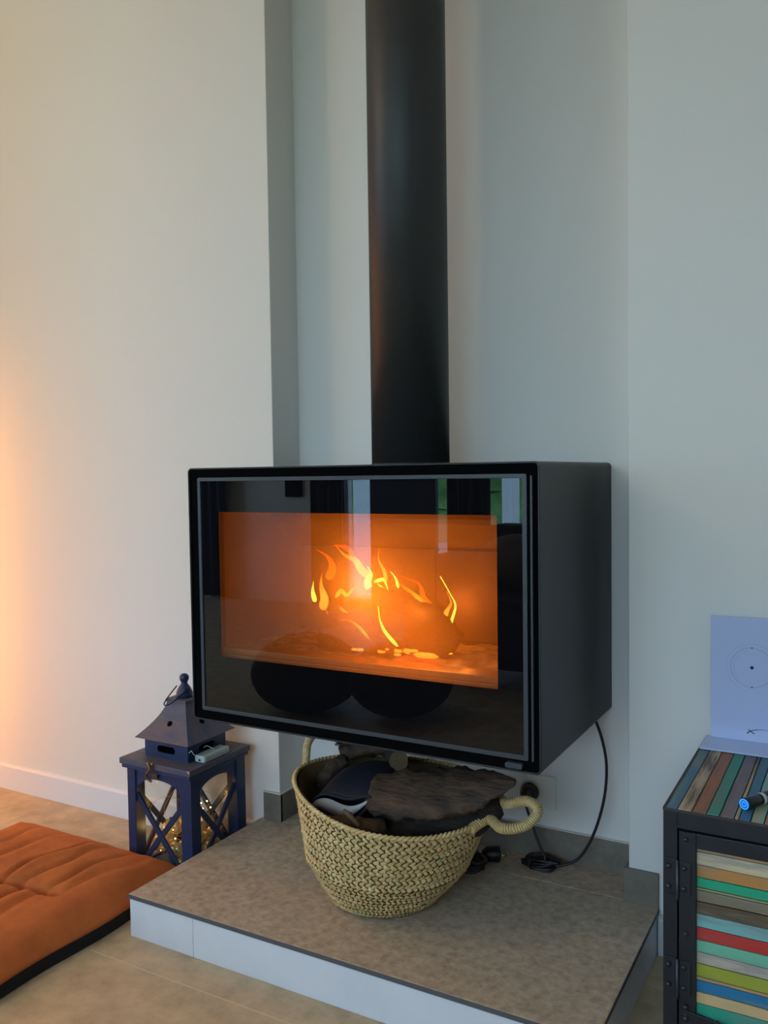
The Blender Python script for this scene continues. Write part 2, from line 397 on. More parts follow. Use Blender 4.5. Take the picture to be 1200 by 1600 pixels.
# right hand door edge: a slim vertical pull bar
obj('pull_bar', MB().box((-.0835, SY0-.001, .492), (-.0795, SY0+.006, 1.004)), M_TRIM, stove, bevel=.001)
obj('air_slider', MB().prism([(x, SY0-.006, z) for x, z in rrect(-.133, -.100, .476, .486, .004)], (0, .012, 0)), M_TRIM, stove, bevel=.001, label='small grey air slider')
obj('ash_lever', MB().box((-.505, SY0+.01, .4645), (-.470, SY0+.05, .4687)).box((-.500, SY0-.004, .4625), (-.488, SY0+.05, .4665)), M_TRIM, stove, bevel=.001)
# firebox
FX0, FX1, FY0, FY1, FZ0, FZ1 = -.812, -.132, -.335, -.02, .60, .955
fb = MB()
for a, b in [((FX0-.015, FY0+.02, FZ0-.015), (FX1+.015, FY1+.015, FZ0)), ((FX0-.015, FY0+.01, FZ1), (FX1+.015, FY1+.015, FZ1+.015)),
             ((FX0-.015, FY0+.01, FZ0), (FX0, FY1+.015, FZ1)), ((FX1, FY0+.01, FZ0), (FX1+.015, FY1+.015, FZ1)), ((FX0, FY1, FZ0), (FX1, FY1+.015, FZ1))]: fb.box(a, b)
fbx = obj('firebox', fb, M_VERM, stove)
for x0, x1 in [(FX0+.002, -.602), (-.600, -.432), (-.430, FX1-.002)]:
    obj('liner_board', MB().box((x0, FY1-.018, FZ0+.03), (x1, FY1-.001, .835)), M_VERM, fbx, bevel=.002)
obj('baffle_board', MB().prism([(FX0+.002, FY1-.002, .835), (FX0+.002, FY1-.13, .90), (FX0+.002, FY1-.13, .912), (FX0+.002, FY1-.002, .852)], (FX1-FX0-.004, 0, 0)), M_VERM, fbx, bevel=.001)
fz = MB()
def grid(mb, x0, x1, y0, y1, nx, ny, zf, mi=0):
    vs = [(x0+(x1-x0)*i/nx, y0+(y1-y0)*j/ny, zf(x0+(x1-x0)*i/nx, y0+(y1-y0)*j/ny)) for j in range(ny+1) for i in range(nx+1)]
    fs = [(j*(nx+1)+i, j*(nx+1)+i+1, (j+1)*(nx+1)+i+1, (j+1)*(nx+1)+i) for j in range(ny) for i in range(nx)]
    return mb.add(vs, fs, mi, True)
grid(fz, FX0+.001, FX1-.001, FY0+.045, FY1-.001, 60, 26, lambda x, y: .622+.010*noise.noise((x*18, y*18, 3))+.006*noise.noise((x*60, y*60, 1))+.018*math.exp(-((x+.45)/.16)**2-((y+.18)/.08)**2))
obj('ash_bed', fz, M_ASH, fbx, recalc=False)
obj('front_lip', MB().box((FX0, FY0, FZ0-.01), (FX1, FY0+.012, .616)).box((FX0, FY0, .616), (FX1, FY0+.046, .630)), mat('heated_steel_lip', (130, 105, 84), .35, metal=.5), fbx, bevel=.002)

# ---- burning logs, embers, flames
def rough_log(name, pts, radii, m, n=18, amp=.2, seed=0, flat=1.0, up=None, endm=None, fr=3.0, sub=8):
    P = smooth_path(pts, sub); K = len(P)
    rs = []
    for i in range(K):
        t = i/(K-1)*(len(radii)-1); a = int(min(t, len(radii)-2)); f = t-a
        rs.append(radii[a]*(1-f)+radii[a+1]*f)
    mb = MB(); mb.tube(P, rs, n=n, flat=flat, up=up)
    rm = sum(radii)/len(radii)
    out = []
    for i, p in enumerate(mb.v):
        v = Vector(p); c = P[min(i//n, K-1)]
        d = v-c
        k = 1+amp*noise.noise(v*fr/rm*.35+Vector((seed, 0, 0)))+amp*.6*noise.noise(v*fr/rm+Vector((0, seed, 0)))
        out.append(tuple(c+d*k))
    mb.v = out
    if endm: mb.mi[-1] = 1; mb.mi[-2] = 1; mb.sm[-1] = False; mb.sm[-2] = False
    return mb
lg = obj('firewood_log', rough_log('log', [(-.505, -.235, .735), (-.43, -.215, .705), (-.37, -.20, .675), (-.315, -.19, .642)], [.034, .054, .056, .040], M_CHAR, seed=1), M_CHAR)
tag(lg, 'thick charred log sloping down to the right in the fire', 'log', 'logs burning in the stove')
lg = obj('firewood_log', rough_log('log', [(-.64, -.20, .652), (-.56, -.16, .690), (-.50, -.13, .705), (-.44, -.11, .715)], [.030, .044, .046, .038], M_CHAR, seed=5), M_CHAR)
tag(lg, 'charred log rising from the left behind the sloping log', 'log', 'logs burning in the stove')
lg = obj('firewood_log', rough_log('log', [(-.60, -.255, .647), (-.52, -.25, .655), (-.45, -.245, .655), (-.40, -.24, .648)], [.022, .032, .034, .024], M_CHAR, seed=9), M_CHAR)
tag(lg, 'short pale ashen log lying low at the front of the fire', 'log', 'logs burning in the stove')

def flame_mat(name='flame', cols=((1, .40, .03), (1, .42, .04), (1, .12, .005)), k=1.1, st=2.6):
    m, nt, b = nodes(name); N = nt.nodes; L = nt.links; N.remove(b)
    tc = N.new('ShaderNodeTexCoord'); sp = N.new('ShaderNodeSeparateXYZ'); L.new(tc.outputs['Generated'], sp.inputs[0])
    r = N.new('ShaderNodeValToRGB'); E = r.color_ramp.elements
    E[0].position = 0; E[0].color = (*cols[0], 1); E[1].position = 1; E[1].color = (*cols[2], 1)
    e = E.new(.35); e.color = (*cols[1], 1)
    L.new(sp.outputs[2], r.inputs[0])
    em = N.new('ShaderNodeEmission'); L.new(r.outputs[0], em.inputs[0]); em.inputs[1].default_value = st
    tr = N.new('ShaderNodeBsdfTransparent')
    lw = N.new('ShaderNodeLayerWeight'); lw.inputs[0].default_value = .45
    iv = N.new('ShaderNodeMath'); iv.operation = 'MULTIPLY_ADD'; L.new(lw.outputs['Facing'], iv.inputs[0]); iv.inputs[1].default_value = -.9; iv.inputs[2].default_value = .78
    n = N.new('ShaderNodeTexNoise'); n.inputs['Scale'].default_value = 22; L.new(tc.outputs['Object'], n.inputs[0])
    mu = N.new('ShaderNodeMath'); mu.operation = 'MULTIPLY'; L.new(iv.outputs[0], mu.inputs[0]); L.new(n.outputs['Fac'], mu.inputs[1]); mu.use_clamp = True
    m2 = N.new('ShaderNodeMath'); m2.operation = 'MULTIPLY'; L.new(mu.outputs[0], m2.inputs[0]); m2.inputs[1].default_value = k; m2.use_clamp = True
    mx = N.new('ShaderNodeMixShader'); L.new(m2.outputs[0], mx.inputs[0]); L.new(tr.outputs[0], mx.inputs[1]); L.new(em.outputs[0], mx.inputs[2])
    L.new(mx.outputs[0], N['Material Output'].inputs[0]); return m
M_FLAME = flame_mat()
M_FLAMER = flame_mat('red_flame', ((1, .22, .01), (1, .16, .008), (1, .07, .003)), .9, 2.0)
M_FLAMEY = emit('yellow_flame_core', (1, .62, .06), 3.0)
fire = thing('fire', (-.48, -.2, .63), 'orange and yellow flames licking over the logs inside the stove', 'fire')
def flame(pts, w, m=M_FLAME, flat=.35, prof=None):
    P = smooth_path(pts, 7); K = len(P)
    f = prof or (lambda t: w*(math.sin(math.pi*min(1, t*1.05)**.55)**1.0*(1-t)**.35+.02))
    mb = MB(); mb.tube(P, lambda t: max(.0008, f(t)), n=12, flat=flat, up=(0, 1, 0), caps=True)
    return obj('flame', mb, m, fire)
def fp(x, y, d=-.2):   # a flame point given beside the stove's own frame (x, z) at depth d
    return (x, d, y)
YEL = M_FLAMEY
flame([(-.655, -.2, .722), (-.661, -.2, .745), (-.659, -.2, .768)], .007, YEL)
flame([(-.638, -.2, .705), (-.630, -.2, .730), (-.638, -.2, .760), (-.636, -.2, .790)], .013)
flame([(-.622, -.2, .775), (-.607, -.2, .800), (-.618, -.2, .825), (-.650, -.2, .842)], .012, M_FLAMER)
flame([(-.633, -.2, .640), (-.630, -.2, .665), (-.622, -.2, .695), (-.632, -.2, .715)], .005)
flame([(-.512, -.2, .758), (-.516, -.2, .775), (-.507, -.2, .792), (-.516, -.2, .808)], .010, YEL)
flame([(-.508, -.2, .785), (-.530, -.2, .800), (-.548, -.2, .822), (-.575, -.2, .832), (-.600, -.2, .855)], .011)
flame([(-.545, -.2, .815), (-.565, -.2, .845), (-.590, -.2, .852), (-.610, -.2, .850)], .007, M_FLAMER)
flame([(-.485, -.2, .752), (-.478, -.2, .760), (-.490, -.2, .772)], .007, YEL)
flame([(-.500, -.2, .775), (-.478, -.2, .782), (-.470, -.2, .772), (-.466, -.2, .760)], .004, YEL)
flame([(-.470, -.2, .775), (-.474, -.2, .800), (-.488, -.2, .825), (-.486, -.2, .850)], .005)
flame([(-.440, -.2, .765), (-.446, -.2, .785), (-.458, -.2, .800)], .0035, YEL)
flame([(-.358, -.19, .700), (-.368, -.19, .725), (-.385, -.19, .745), (-.395, -.19, .775), (-.44, -.19, .790)], .012, M_FLAMER)
flame([(-.370, -.19, .705), (-.385, -.19, .730), (-.410, -.19, .752), (-.440, -.19, .770), (-.470, -.19, .765)], .009)
flame([(-.405, -.27, .655), (-.432, -.27, .680), (-.446, -.27, .705), (-.450, -.27, .735)], .0042, YEL)
flame([(-.47, -.275, .665), (-.495, -.275, .690), (-.52, -.275, .702), (-.54, -.275, .700)], .004)
flame([(-.325, -.2, .625), (-.322, -.2, .660), (-.316, -.2, .700), (-.306, -.2, .735), (-.318, -.2, .760), (-.340, -.2, .795)], .0042, YEL)
flame([(-.318, -.2, .690), (-.330, -.2, .715), (-.316, -.2, .740), (-.326, -.2, .765)], .006)
flame([(-.365, -.2, .675), (-.345, -.2, .690), (-.325, -.2, .715), (-.316, -.2, .745)], .005)
flame([(-.350, -.23, .632), (-.330, -.22, .634), (-.305, -.22, .640)], .004, YEL)
flame([(-.600, -.2, .735), (-.585, -.2, .752), (-.570, -.2, .742), (-.550, -.2, .760), (-.530, -.2, .755)], .006)
flame([(-.590, -.2, .715), (-.575, -.2, .705), (-.560, -.2, .700)], .004)
emb = MB()
for k in range(26):
    x = random.gauss(-.425, .035); y = random.gauss(-.262, .015)
    emb.ball((x, y, .640+random.uniform(0, .008)), random.uniform(.003, .008), n=6, sc=(1.8, 1, .6))
emb.ball((-.345, -.262, .640), .012, n=8, sc=(2.5, 1, .5))
obj('embers', emb, M_EMBER, fire, kind='stuff')

# ================================================================ FLUE PIPE
pipe = thing('flue_pipe', (-.472, -.074, SZ1), 'tall matt black flue pipe rising from the stove top', 'pipe')
mb = MB(); mb.lathe([(.0885, 0), (.0885, .0)], (-.472, -.074, SZ1), 64)
obj('pipe_section', MB().lathe([(.0885, .0), (.0885, ZC-SZ1)], (-.472, -.074, SZ1), 64), M_PIPE, pipe)
obj('collar', MB().lathe([(.0905, 0), (.0905, .004), (.0888, .005)], (-.472, -.074, SZ1), 64), M_PIPE, pipe)

# ================================================================ SOCKET + POWER CORD
so = thing('wall_socket', (-.235, YB, .25), 'white square wall socket under the right end of the stove', 'socket')
obj('socket_plate', MB().prism([(x, YB-.009, z) for x, z in rrect(-.277, -.197, .212, .292, .006)], (0, .009, 0)), mat('pale_socket_plastic', (232, 226, 216), .4), so, bevel=.002)
obj('socket_rim', MB().lathe([(.026, 0), (.026, .0015), (.022, .0015)], (-.2575, YB-.0088, .252), 28, axis=(0, -1, 0)), mat('pale_socket_plastic_rim', (196, 190, 180), .4), so)
pc = thing('power_cord', (-.2, .05, ZH), 'black power cord plugged in the wall and hanging from the stove, coiled on the hearth', 'cord')
pl = obj('plug', MB().lathe([(.0185, 0), (.0205, .006), (.0205, .016), (.0175, .026), (.011, .031)], (-.2575, YB-.0095, .252), 26, axis=(0, -1, 0)), M_CORD, pc)
obj('plug_ring', MB().lathe([(.0215, .004), (.0215, .009)], (-.2575, YB-.0095, .252), 26, axis=(0, -1, 0)), M_CORD, pl)
cord = [(-.2575, .085, .245), (-.255, .075, .225), (-.240, .07, .19), (-.222, .06, .155), (-.205, .055, .125), (-.200, .05, .106)]
random.seed(3)
for k in range(5):
    a = .035+.006*math.sin(k*2.1); zc = .1005+.0035*k
    for s_ in range(6):
        t = 2*math.pi*s_/6+.4
        cord.append((-.222+a*1.05*math.cos(t)+.003*k, .055+.016*math.sin(t)+.002*k, zc+.004*math.sin(t*2+k)))
cord += [(-.175, .05, .112), (-.135, .058, .128), (-.108, .066, .165), (-.086, .07, .22), (-.070, .072, .29), (-.066, .07, .36), (-.074, .06, .42), (-.088, .05, .468)]
obj('cord', MB().tube(smooth_path(cord, 7), .0032, n=8), M_CORD, pc)
obj('tie', MB().tube([(-.222+.012*math.cos(t/10*2*math.pi), .048+.02*math.cos(t/10*2*math.pi), .110+.014*math.sin(t/10*2*math.pi)) for t in range(10)], .0016, n=6, closed=True), M_CORD, pc)

# second cable bundle behind the basket
cb = thing('extension_cable', (-.35, .0, ZH), 'bundled black cable with its plug lying on the hearth behind the basket', 'cable')
pts = []
for k in range(6):
    for s_ in range(8):
        t = 2*math.pi*s_/8
        pts.append((-.375+(.048+.002*k)*math.cos(t)+.0*k, -.018+(.030)*math.sin(t)-.004*(k % 3), .1005+.0052*k+.003*math.sin(t+k)))
obj('cable_loops', MB().tube(smooth_path(pts, 4), .0036, n=8), M_CORD, cb)
pg = obj('plug', MB().lathe([(.008, 0), (.017, .010), (.018, .030), (.019, .036), (.0185, .040)], (-.345, .020, .117), 18, axis=(.9, .55, -.05)), M_CORD, cb)
for s_ in (-.008, .008):
    c0 = Vector((-.345, .020, .117))+Vector((.9, .55, -.05)).normalized()*.040+Vector((-.5, .85, 0))*s_
    obj('pin', MB().lathe([(.0022, 0), (.0022, .017)], c0, 10, axis=(.9, .55, -.05)), M_PIN, pg)
obj('tie', MB().lathe([(.016, 0), (.016, .007)], (-.358, .012, .118), 16, axis=(.9, .55, -.05)), M_PIN, cb, label='silver grey cable tie')

# ================================================================ BASKET
BC = Vector((-.474, -.219, ZH))
VU = Vector((.877, .48, 0)); VV = Vector((-.48, .877, 0))      # across and away from the photographer
def rim_z(t):   # t angle, 0 = along VU, 90 = away
    return .229+.024*math.cos(t-math.radians(150))+.006*math.sin(2*t+1.2)
def b_pt(t, s, push=0):
    """t: angle, s: 0 (floor) .. 1 (rim)"""
    hgt = rim_z(t)*s
    prof = .106+.049*min(1, s*2.6)**.8+.056*s**1.3
    r = prof*(1+.03*math.sin(3*t+.5)*s+.05*math.exp(-((math.degrees(t) % 360-4)/22)**2)*s**3)+push
    c = BC+VU*(.026*s-.002)+VV*(.0)
    return c+VU*math.cos(t)*r*1.04+VV*math.sin(t)*r*.96+Vector((0, 0, hgt+.002))
bk = thing('straw_basket', tuple(BC), 'round woven palm straw basket filled with wood, standing on the hearth under the stove', 'basket')
mb = MB(); NT, NS = 72, 22
def shell(push, mi, flip):
    vs = [b_pt(2*math.pi*i/NT, j/NS, push) for j in range(NS+1) for i in range(NT)]
    fs = [(j*NT+i, j*NT+(i+1) % NT, (j+1)*NT+(i+1) % NT, (j+1)*NT+i) for j in range(NS) for i in range(NT)]
    fs.append(tuple(reversed(range(NT))))
    if flip: fs = [tuple(reversed(f)) for f in fs]
    mb.add(vs, fs, mi, True)
shell(-.004, 0, False); shell(-.009, 0, True)
obj('basket_body', mb, M_STRAWIN, bk, recalc=False, label='dark inner wall of the basket')
# herringbone straw stitches
wv = MB(); rows = 23; cols = 88
random.seed(11)
for j in range(rows):
    s0 = (j+.15)/rows*.985; 
    for i in range(cols):
        t = 2*math.pi*(i+(.5 if (j//1) % 2 else 0))/cols
        s = min(.99, max(.012, s0+.5/rows))
        slope = 1 if j % 2 == 0 else -1
        p = b_pt(t, s); e = 1e-3
        dt = (b_pt(t+e, s)-p).normalized(); ds = (b_pt(t, min(1, s+.01))-b_pt(t, min(1, s+.01)-.01)).normalized()
        nn = dt.cross(ds).normalized()
        r_ = (p-BC); r_.z = 0
        if nn.dot(r_) < 0: nn = -nn
        wid = 2*math.pi*Vector((r_.x, r_.y)).length/cols
        A = (dt*.78+ds*.62*slope*random.uniform(.7, 1.3)).normalized(); B = nn.cross(A).normalized()
        L_ = max(wid*1.02, .006)*random.uniform(.9, 1.12); W_ = .0041*random.uniform(.8, 1.2)
        nz = .0030*random.uniform(.7, 1.3)
        q = p+nn*random.uniform(-.0006, .0006)
        vs = [q-A*L_*.62-nn*.0022, q-A*L_*.35-B*W_+nn*nz*.3, q-A*L_*.35+B*W_+nn*nz*.3, q-A*L_*.1-B*W_*.3+nn*nz, q+A*L_*.35-B*W_+nn*nz*.3, q+A*L_*.35+B*W_+nn*nz*.3, q+A*L_*.1+B*W_*.3+nn*nz, q+A*L_*.62-nn*.0022]
        wv.add(vs, [(0, 1, 3, 2), (1, 4, 6, 3), (2, 3, 6, 5), (4, 7, 5, 6)], 0, True)
obj('straw_weave', wv, M_STRAW, bk, kind='stuff')
# rim braid: two strands twisted round each other
NR = 260
for ph in (0, math.pi):
    pth = []
    for i in range(NR):
        t = 2*math.pi*i/NR; p = b_pt(t, 1.0); a = 62*t+ph
        out = (p-BC); out.z = 0; out.normalize()
        pth.append(p+out*math.cos(a)*.0028+Vector((0, 0, math.sin(a)*.0028)))
    obj('rim_braid', MB().tube(pth, .0032, n=6, closed=True), M_STRAW, bk)
def rope_handle(pts, r=.0085):
    P = smooth_path(pts, 12); hd = obj('handle', MB().tube(P, r*.85, n=10), M_STRAW, bk)
    # wrapped straw coil
    L_ = sum((P[i+1]-P[i]).length for i in range(len(P)-1)); turns = int(L_/.0048); out = []; N_ = turns*9
    prev = Vector((0, 0, 1))
    for i in range(N_+1):
        f = i/N_*(len(P)-1); a = min(int(f), len(P)-2); u = f-a; p = P[a].lerp(P[a+1], u); t = (P[min(a+1, len(P)-1)]-P[max(a-1, 0)]).normalized() if a > 0 else (P[1]-P[0]).normalized()
        n1 = (prev-t*prev.dot(t)).normalized(); prev = n1; n2 = t.cross(n1); an = 2*math.pi*turns*i/N_
        out.append(p+(n1*math.cos(an)+n2*math.sin(an))*r*.93)
    obj('handle_wrap', MB().tube(out, .0020, n=5), M_STRAW, hd)
def rimp(deg, dz=0, dr=0):
    t = math.radians(deg); p = b_pt(t, 1.0); o = (p-BC); o.z = 0; o.normalize(); return p+o*dr+Vector((0, 0, dz))
rope_handle([rimp(-44, -.006, .0), rimp(-32, .002, .012), (-.19, -.24, .304), (-.143, -.235, .318), (-.124, -.22, .345), (-.150, -.21, .356), (-.195, -.20, .340), rimp(-12, .010, .012), rimp(-8, -.008, .0)], .0100)
rope_handle([rimp(152, -.01, .004), rimp(150, .022, .006), rimp(146, .045, .012), rimp(138, .058, .016), rimp(128, .05, .012), rimp(122, .02, .004), rimp(120, -.01, .002)])

# ---- contents of the basket
def lay(name, mb, m, label, cat='wood', group='wood in the basket'):
    return tag(obj(name, mb, m), label, cat, group)
lay('driftwood_slab', rough_log('s', [(-.478, -.275, .335), (-.46, -.273, .338), (-.40, -.268, .345), (-.31, -.255, .360), (-.24, -.25, .378), (-.19, -.248, .395), (-.160, -.248, .404)], [.030, .052, .064, .064, .050, .026, .008], M_WOOD, n=30, amp=.24, seed=2, flat=.40, up=(-.1, -.5, .85), fr=4), M_WOOD,
    'broad flat weathered driftwood slab on top of the basket, pointing right')
lay('driftwood_log', rough_log('s', [(-.40, -.25, .282), (-.33, -.235, .290), (-.27, -.20, .305), (-.225, -.17, .325)], [.03, .042, .042, .026], M_WOODB, n=20, amp=.25, seed=4), M_WOODB,
    'dark barked log under the flat slab at the right of the basket')
lay('firewood_log', rough_log('s', [(-.585, -.30, .262), (-.54, -.325, .268), (-.48, -.325, .272), (-.43, -.29, .272)], [.022, .029, .030, .024], M_WOOD, n=18, amp=.2, seed=8), M_WOOD,
    'short brown log at the front of the basket below the navy pouch')
lay('firewood_log', rough_log('s', [(-.45, -.19, .385), (-.50, -.12, .372), (-.55, -.05, .352)], [.021, .022, .022], M_WOODB, n=18, amp=.08, seed=12, endm=True), [M_WOODB, M_CUT],
    'thin round log with pale cut end behind the navy pouch')
lay('firewood_log', rough_log('s', [(-.62, -.16, .365), (-.56, -.12, .385), (-.48, -.09, .395), (-.42, -.05, .400)], [.018, .026, .026, .020], M_WOOD, n=16, amp=.3, seed=15), M_WOOD,
    'knobbly brown branch at the back of the basket near the left handle')
lay('firewood_log', rough_log('s', [(-.64, -.22, .300), (-.625, -.20, .335), (-.60, -.17, .362)], [.015, .018, .014], M_WOOD, n=14, amp=.35, seed=19), M_WOOD,
    'small bark chunk against the left inner wall of the basket')
lay('wood_stick', rough_log('s', [(-.483, -.365, .330), (-.468, -.367, .324), (-.445, -.368, .306)], [.0045, .006, .005], M_CUT, n=10, amp=.2, seed=21), M_CUT,
    'small pale split stick poking up at the front rim of the basket', 'stick')
lay('kindling_pile', rough_log('s', [(-.60, -.20, .215), (-.47, -.20, .225), (-.34, -.19, .235)], [.10, .15, .10], M_WOODB, n=22, amp=.2, seed=25, flat=.42), M_WOODB,
    'dark heap of bark and wood scraps filling the inside of the basket', 'kindling', None)
if True:
    o = [x for x in bpy.data.objects if x.name == 'kindling_pile'][0]; o['kind'] = 'stuff'
# navy pouch with a pale lined slit
po = thing('cloth_pouch', (-.55, -.27, .31), 'navy cloth pouch with open pale grey lined edge on the wood at basket left', 'pouch')
mb = MB(); NU, NV = 20, 16
def pouch(u, v):   # u along the mouth, v back from the mouth
    base = Vector((-.588, -.322, .302)).lerp(Vector((-.452, -.300, .352)), u)
    back = Vector((-.005, .115, .040))*v
    puff = .030*math.sin(math.pi*min(1, max(0, u)))**.6*(math.sin(math.pi*(.18+.72*v)))**.7
    return base+back+Vector((0, 0, puff+.012*math.sin(6*u+1)*(1-v)-.02*u*u))
top = [[pouch(i/NU, j/NV) for i in range(NU+1)] for j in range(NV+1)]
vs = [p for r in top for p in r]; fs = [(j*(NU+1)+i, j*(NU+1)+i+1, (j+1)*(NU+1)+i+1, (j+1)*(NU+1)+i) for j in range(NV) for i in range(NU)]
mb.add(vs, fs, 0, True)
def pouchb(u, v):
    p = pouch(u, v); b_ = Vector((-.588, -.322, .302)).lerp(Vector((-.452, -.300, .352)), u)+Vector((-.005, .115, .040))*v
    return Vector((p.x, p.y, b_.z-.022-.01*math.sin(math.pi*u)+.012*math.sin(6*u+1)*(1-v)-.02*u*u+.02*(1-math.sin(math.pi*min(1,max(0,u)))**.5)))
bot = [[pouchb(i/NU, j/NV) for i in range(NU+1)] for j in range(NV+1)]
mb.add([p for r in bot for p in r], [tuple(reversed(f)) for f in fs], 0, True)
o = obj('cover', mb, M_POUCH, po); sm_ = o.modifiers.new('thick', 'SOLIDIFY'); sm_.thickness = .004
m2 = MB(); lipt = []; lipb = []
for i in range(NU+1):
    u = i/NU; a = pouch(u, 0); b_ = pouchb(u, 0)
    m_ = (a+b_)/2; hh = (a-b_).length*.5*.62*(1-.72*max(0, u-.35)/.65)
    lipt.append(m_+Vector((0, -.003, hh))); lipb.append(m_+Vector((0, -.006, -hh)))
m2.add(lipt+lipb, [(i, i+1, NU+2+i, NU+1+i) for i in range(NU)], 0, True)
o = obj('lining', m2, M_LINER, po, label='pale grey lining'); sm_ = o.modifiers.new('thick', 'SOLIDIFY'); sm_.thickness = .002
obj('piping', MB().tube([pouch(i/NU, 0)+Vector((0, -.004, .001)) for i in range(NU+1)], .0032, n=8).tube([pouchb(i/NU, 0)+Vector((0, -.005, 0)) for i in range(NU+1)], .0032, n=8), M_POUCH, po)

# ================================================================ LANTERN
LX0, LX1, LY0, LY1, LZ = -1.220, -.985, -.266, -.031, .299
bx0, bx1, by0, by1 = -1.207, -.993, -.253, -.044
lt = thing('lantern', ((LX0+LX1)/2, (LY0+LY1)/2, 0), 'navy blue wooden lantern with pagoda roof and crossed window bars beside the hearth', 'lantern')
PW = .034
for x in (bx0, bx1-PW):
    for y in (by0, by1-PW):
        boxo('post', (x, y, 0), (x+PW*.8 if x == bx0 else x+PW, y+PW, .2735), M_NAVY, lt, bevel=.0012)
def face_frame(fn, wdt):
    """arch board + X bars in local (u,z) mapped by fn(u,z,depth)"""
    u0, u1 = PW*.8, wdt-PW; cu = (u0+u1)/2
    # arched top board
    arc = []; za, zt_ = .205, .2735
    for k in range(15):
        a = math.pi*k/14; arc.append((cu-(u1-u0)/2*math.cos(a), za+.048*math.sin(a)**.75))
    mb = MB()
    for k in range(14):
        (ua, z0), (ub, z1) = arc[k], arc[k+1]
        P = [fn(ua, z0, 0), fn(ub, z1, 0), fn(ub, zt_, 0), fn(ua, zt_, 0)]
        D = Vector(fn(ua, z0, .012))-Vector(fn(ua, z0, 0)); mb.prism(P, D)
    obj('arch_board', mb, M_NAVY, lt)
    for sgn in (1, -1):
        A = (u0-.004, .205) if sgn == 1 else (u1+.004, .205); B = (u1+.004, .012) if sgn == 1 else (u0-.004, .012)
        d = Vector((B[0]-A[0], B[1]-A[1])).normalized(); nrm = Vector((-d.y, d.x))*.0068
        off = .002 if sgn == 1 else .004
        P = [fn(A[0]+nrm.x, A[1]+nrm.y, off), fn(B[0]+nrm.x, B[1]+nrm.y, off), fn(B[0]-nrm.x, B[1]-nrm.y, off), fn(A[0]-nrm.x, A[1]-nrm.y, off)]
        D = Vector(fn(0, 0, off+.007))-Vector(fn(0, 0, off)); obj('cross_bar', MB().prism(P, D), M_NAVY, lt, bevel=.0008)
    P = [fn(u0, .01, .013), fn(u1, .01, .013), fn(u1, .272, .013), fn(u0, .272, .013)]
    obj('pane', MB().prism(P, Vector(fn(0, 0, .015))-Vector(fn(0, 0, .013))), M_LGLASS, lt)
    P = [fn(u0, .0, 0), fn(u1, .0, 0), fn(u1, .016, 0), fn(u0, .016, 0)]
    obj('bottom_rail', MB().prism(P, Vector(fn(0, 0, .012))-Vector(fn(0, 0, 0))), M_NAVY, lt, bevel=.0008)
face_frame(lambda u, z, d: (bx0+u, by0+.004+d, z), bx1-bx0)
face_frame(lambda u, z, d: (bx0+u, by1-.004-d, z), bx1-bx0)
face_frame(lambda u, z, d: (bx1-.004-d, by0+u, z), by1-by0)
face_frame(lambda u, z, d: (bx0+.004+d, by0+u, z), by1-by0)
boxo('floor_board', (bx0+.006, by0+.006, .0), (bx1-.006, by1-.006, .012), M_NAVY, lt)
boxo('lid_rim', (LX0+.004, LY0+.004, .2735), (LX1-.004, LY1-.004, .2815), M_NAVY, lt, bevel=.001)
boxo('lid', (LX0, LY0, .2835), (LX1, LY1, LZ), M_NAVYTOP, lt, bevel=.0015)
boxo('lid_gap', (LX0+.008, LY0+.008, .2815), (LX1-.008, LY1-.008, .2835), M_BLACK, lt)
lcx, lcy = (LX0+LX1)/2, (LY0+LY1)/2
# collar box with oval slots, hollow
CB = .072
CZ0, CZ1 = LZ, .349
def slot_wall(fn):
    """wall of half width CB with a rounded slot; fn(u,z,d)"""
    slot = rrect(-.030, .030, CZ0+.014, CZ0+.032, .0085, 4); n = len(slot)
    outer = []
    for (x, z) in slot:
        # project to rectangle boundary
        dx, dz = x, z-(CZ0+.023); k = min(CB/abs(dx) if abs(dx) > 1e-6 else 9e9, ((CZ1-CZ0-.023) if dz > 0 else .023)/abs(dz) if abs(dz) > 1e-6 else 9e9)
        outer.append((dx*k, CZ0+.023+dz*k))
    mb = MB(); vs = []; fs = []
    for d in (0, .006):
        vs += [fn(x, z, d) for x, z in outer]+[fn(x, z, d) for x, z in slot]
    for k in range(n):
        j = (k+1) % n; fs += [(k, j, n+j, n+k), (2*n+k, 3*n+k, 3*n+j, 2*n+j), (n+k, n+j, 3*n+j, 3*n+k)]
    mb.add(vs, fs)
    # corners
    for sx in (-1, 1):
        for zc in (CZ0, CZ1):
            cand = [(x, z) for x, z in outer if x*sx > 0]
            side = [p for p in cand if abs(abs(p[0])-CB) < 1e-5]; tb = [p for p in cand if abs(p[1]-zc) < 1e-5]
            if side and tb:
                a = min(side, key=lambda p: abs(p[1]-zc)); b_ = max(tb, key=lambda p: abs(p[0]))
                for d in (0, .006): mb.add([fn(*a, d), fn(sx*CB, zc, d), fn(*b_, d)], [(0, 1, 2)])
    return mb
cw = MB()
for fn in (lambda u, z, d: (lcx+u, lcy-CB+d, z), lambda u, z, d: (lcx+u, lcy+CB-d, z), lambda u, z, d: (lcx+CB-d, lcy+u, z), lambda u, z, d: (lcx-CB+d, lcy+u, z)):
    s_ = slot_wall(fn); cw.add(s_.v, s_.f)
cl = obj('collar_box', cw, M_NAVY, lt)
boxo('collar_core', (lcx-.045, lcy-.045, CZ0), (lcx+.045, lcy+.045, CZ1-.004), M_BLACK, lt)
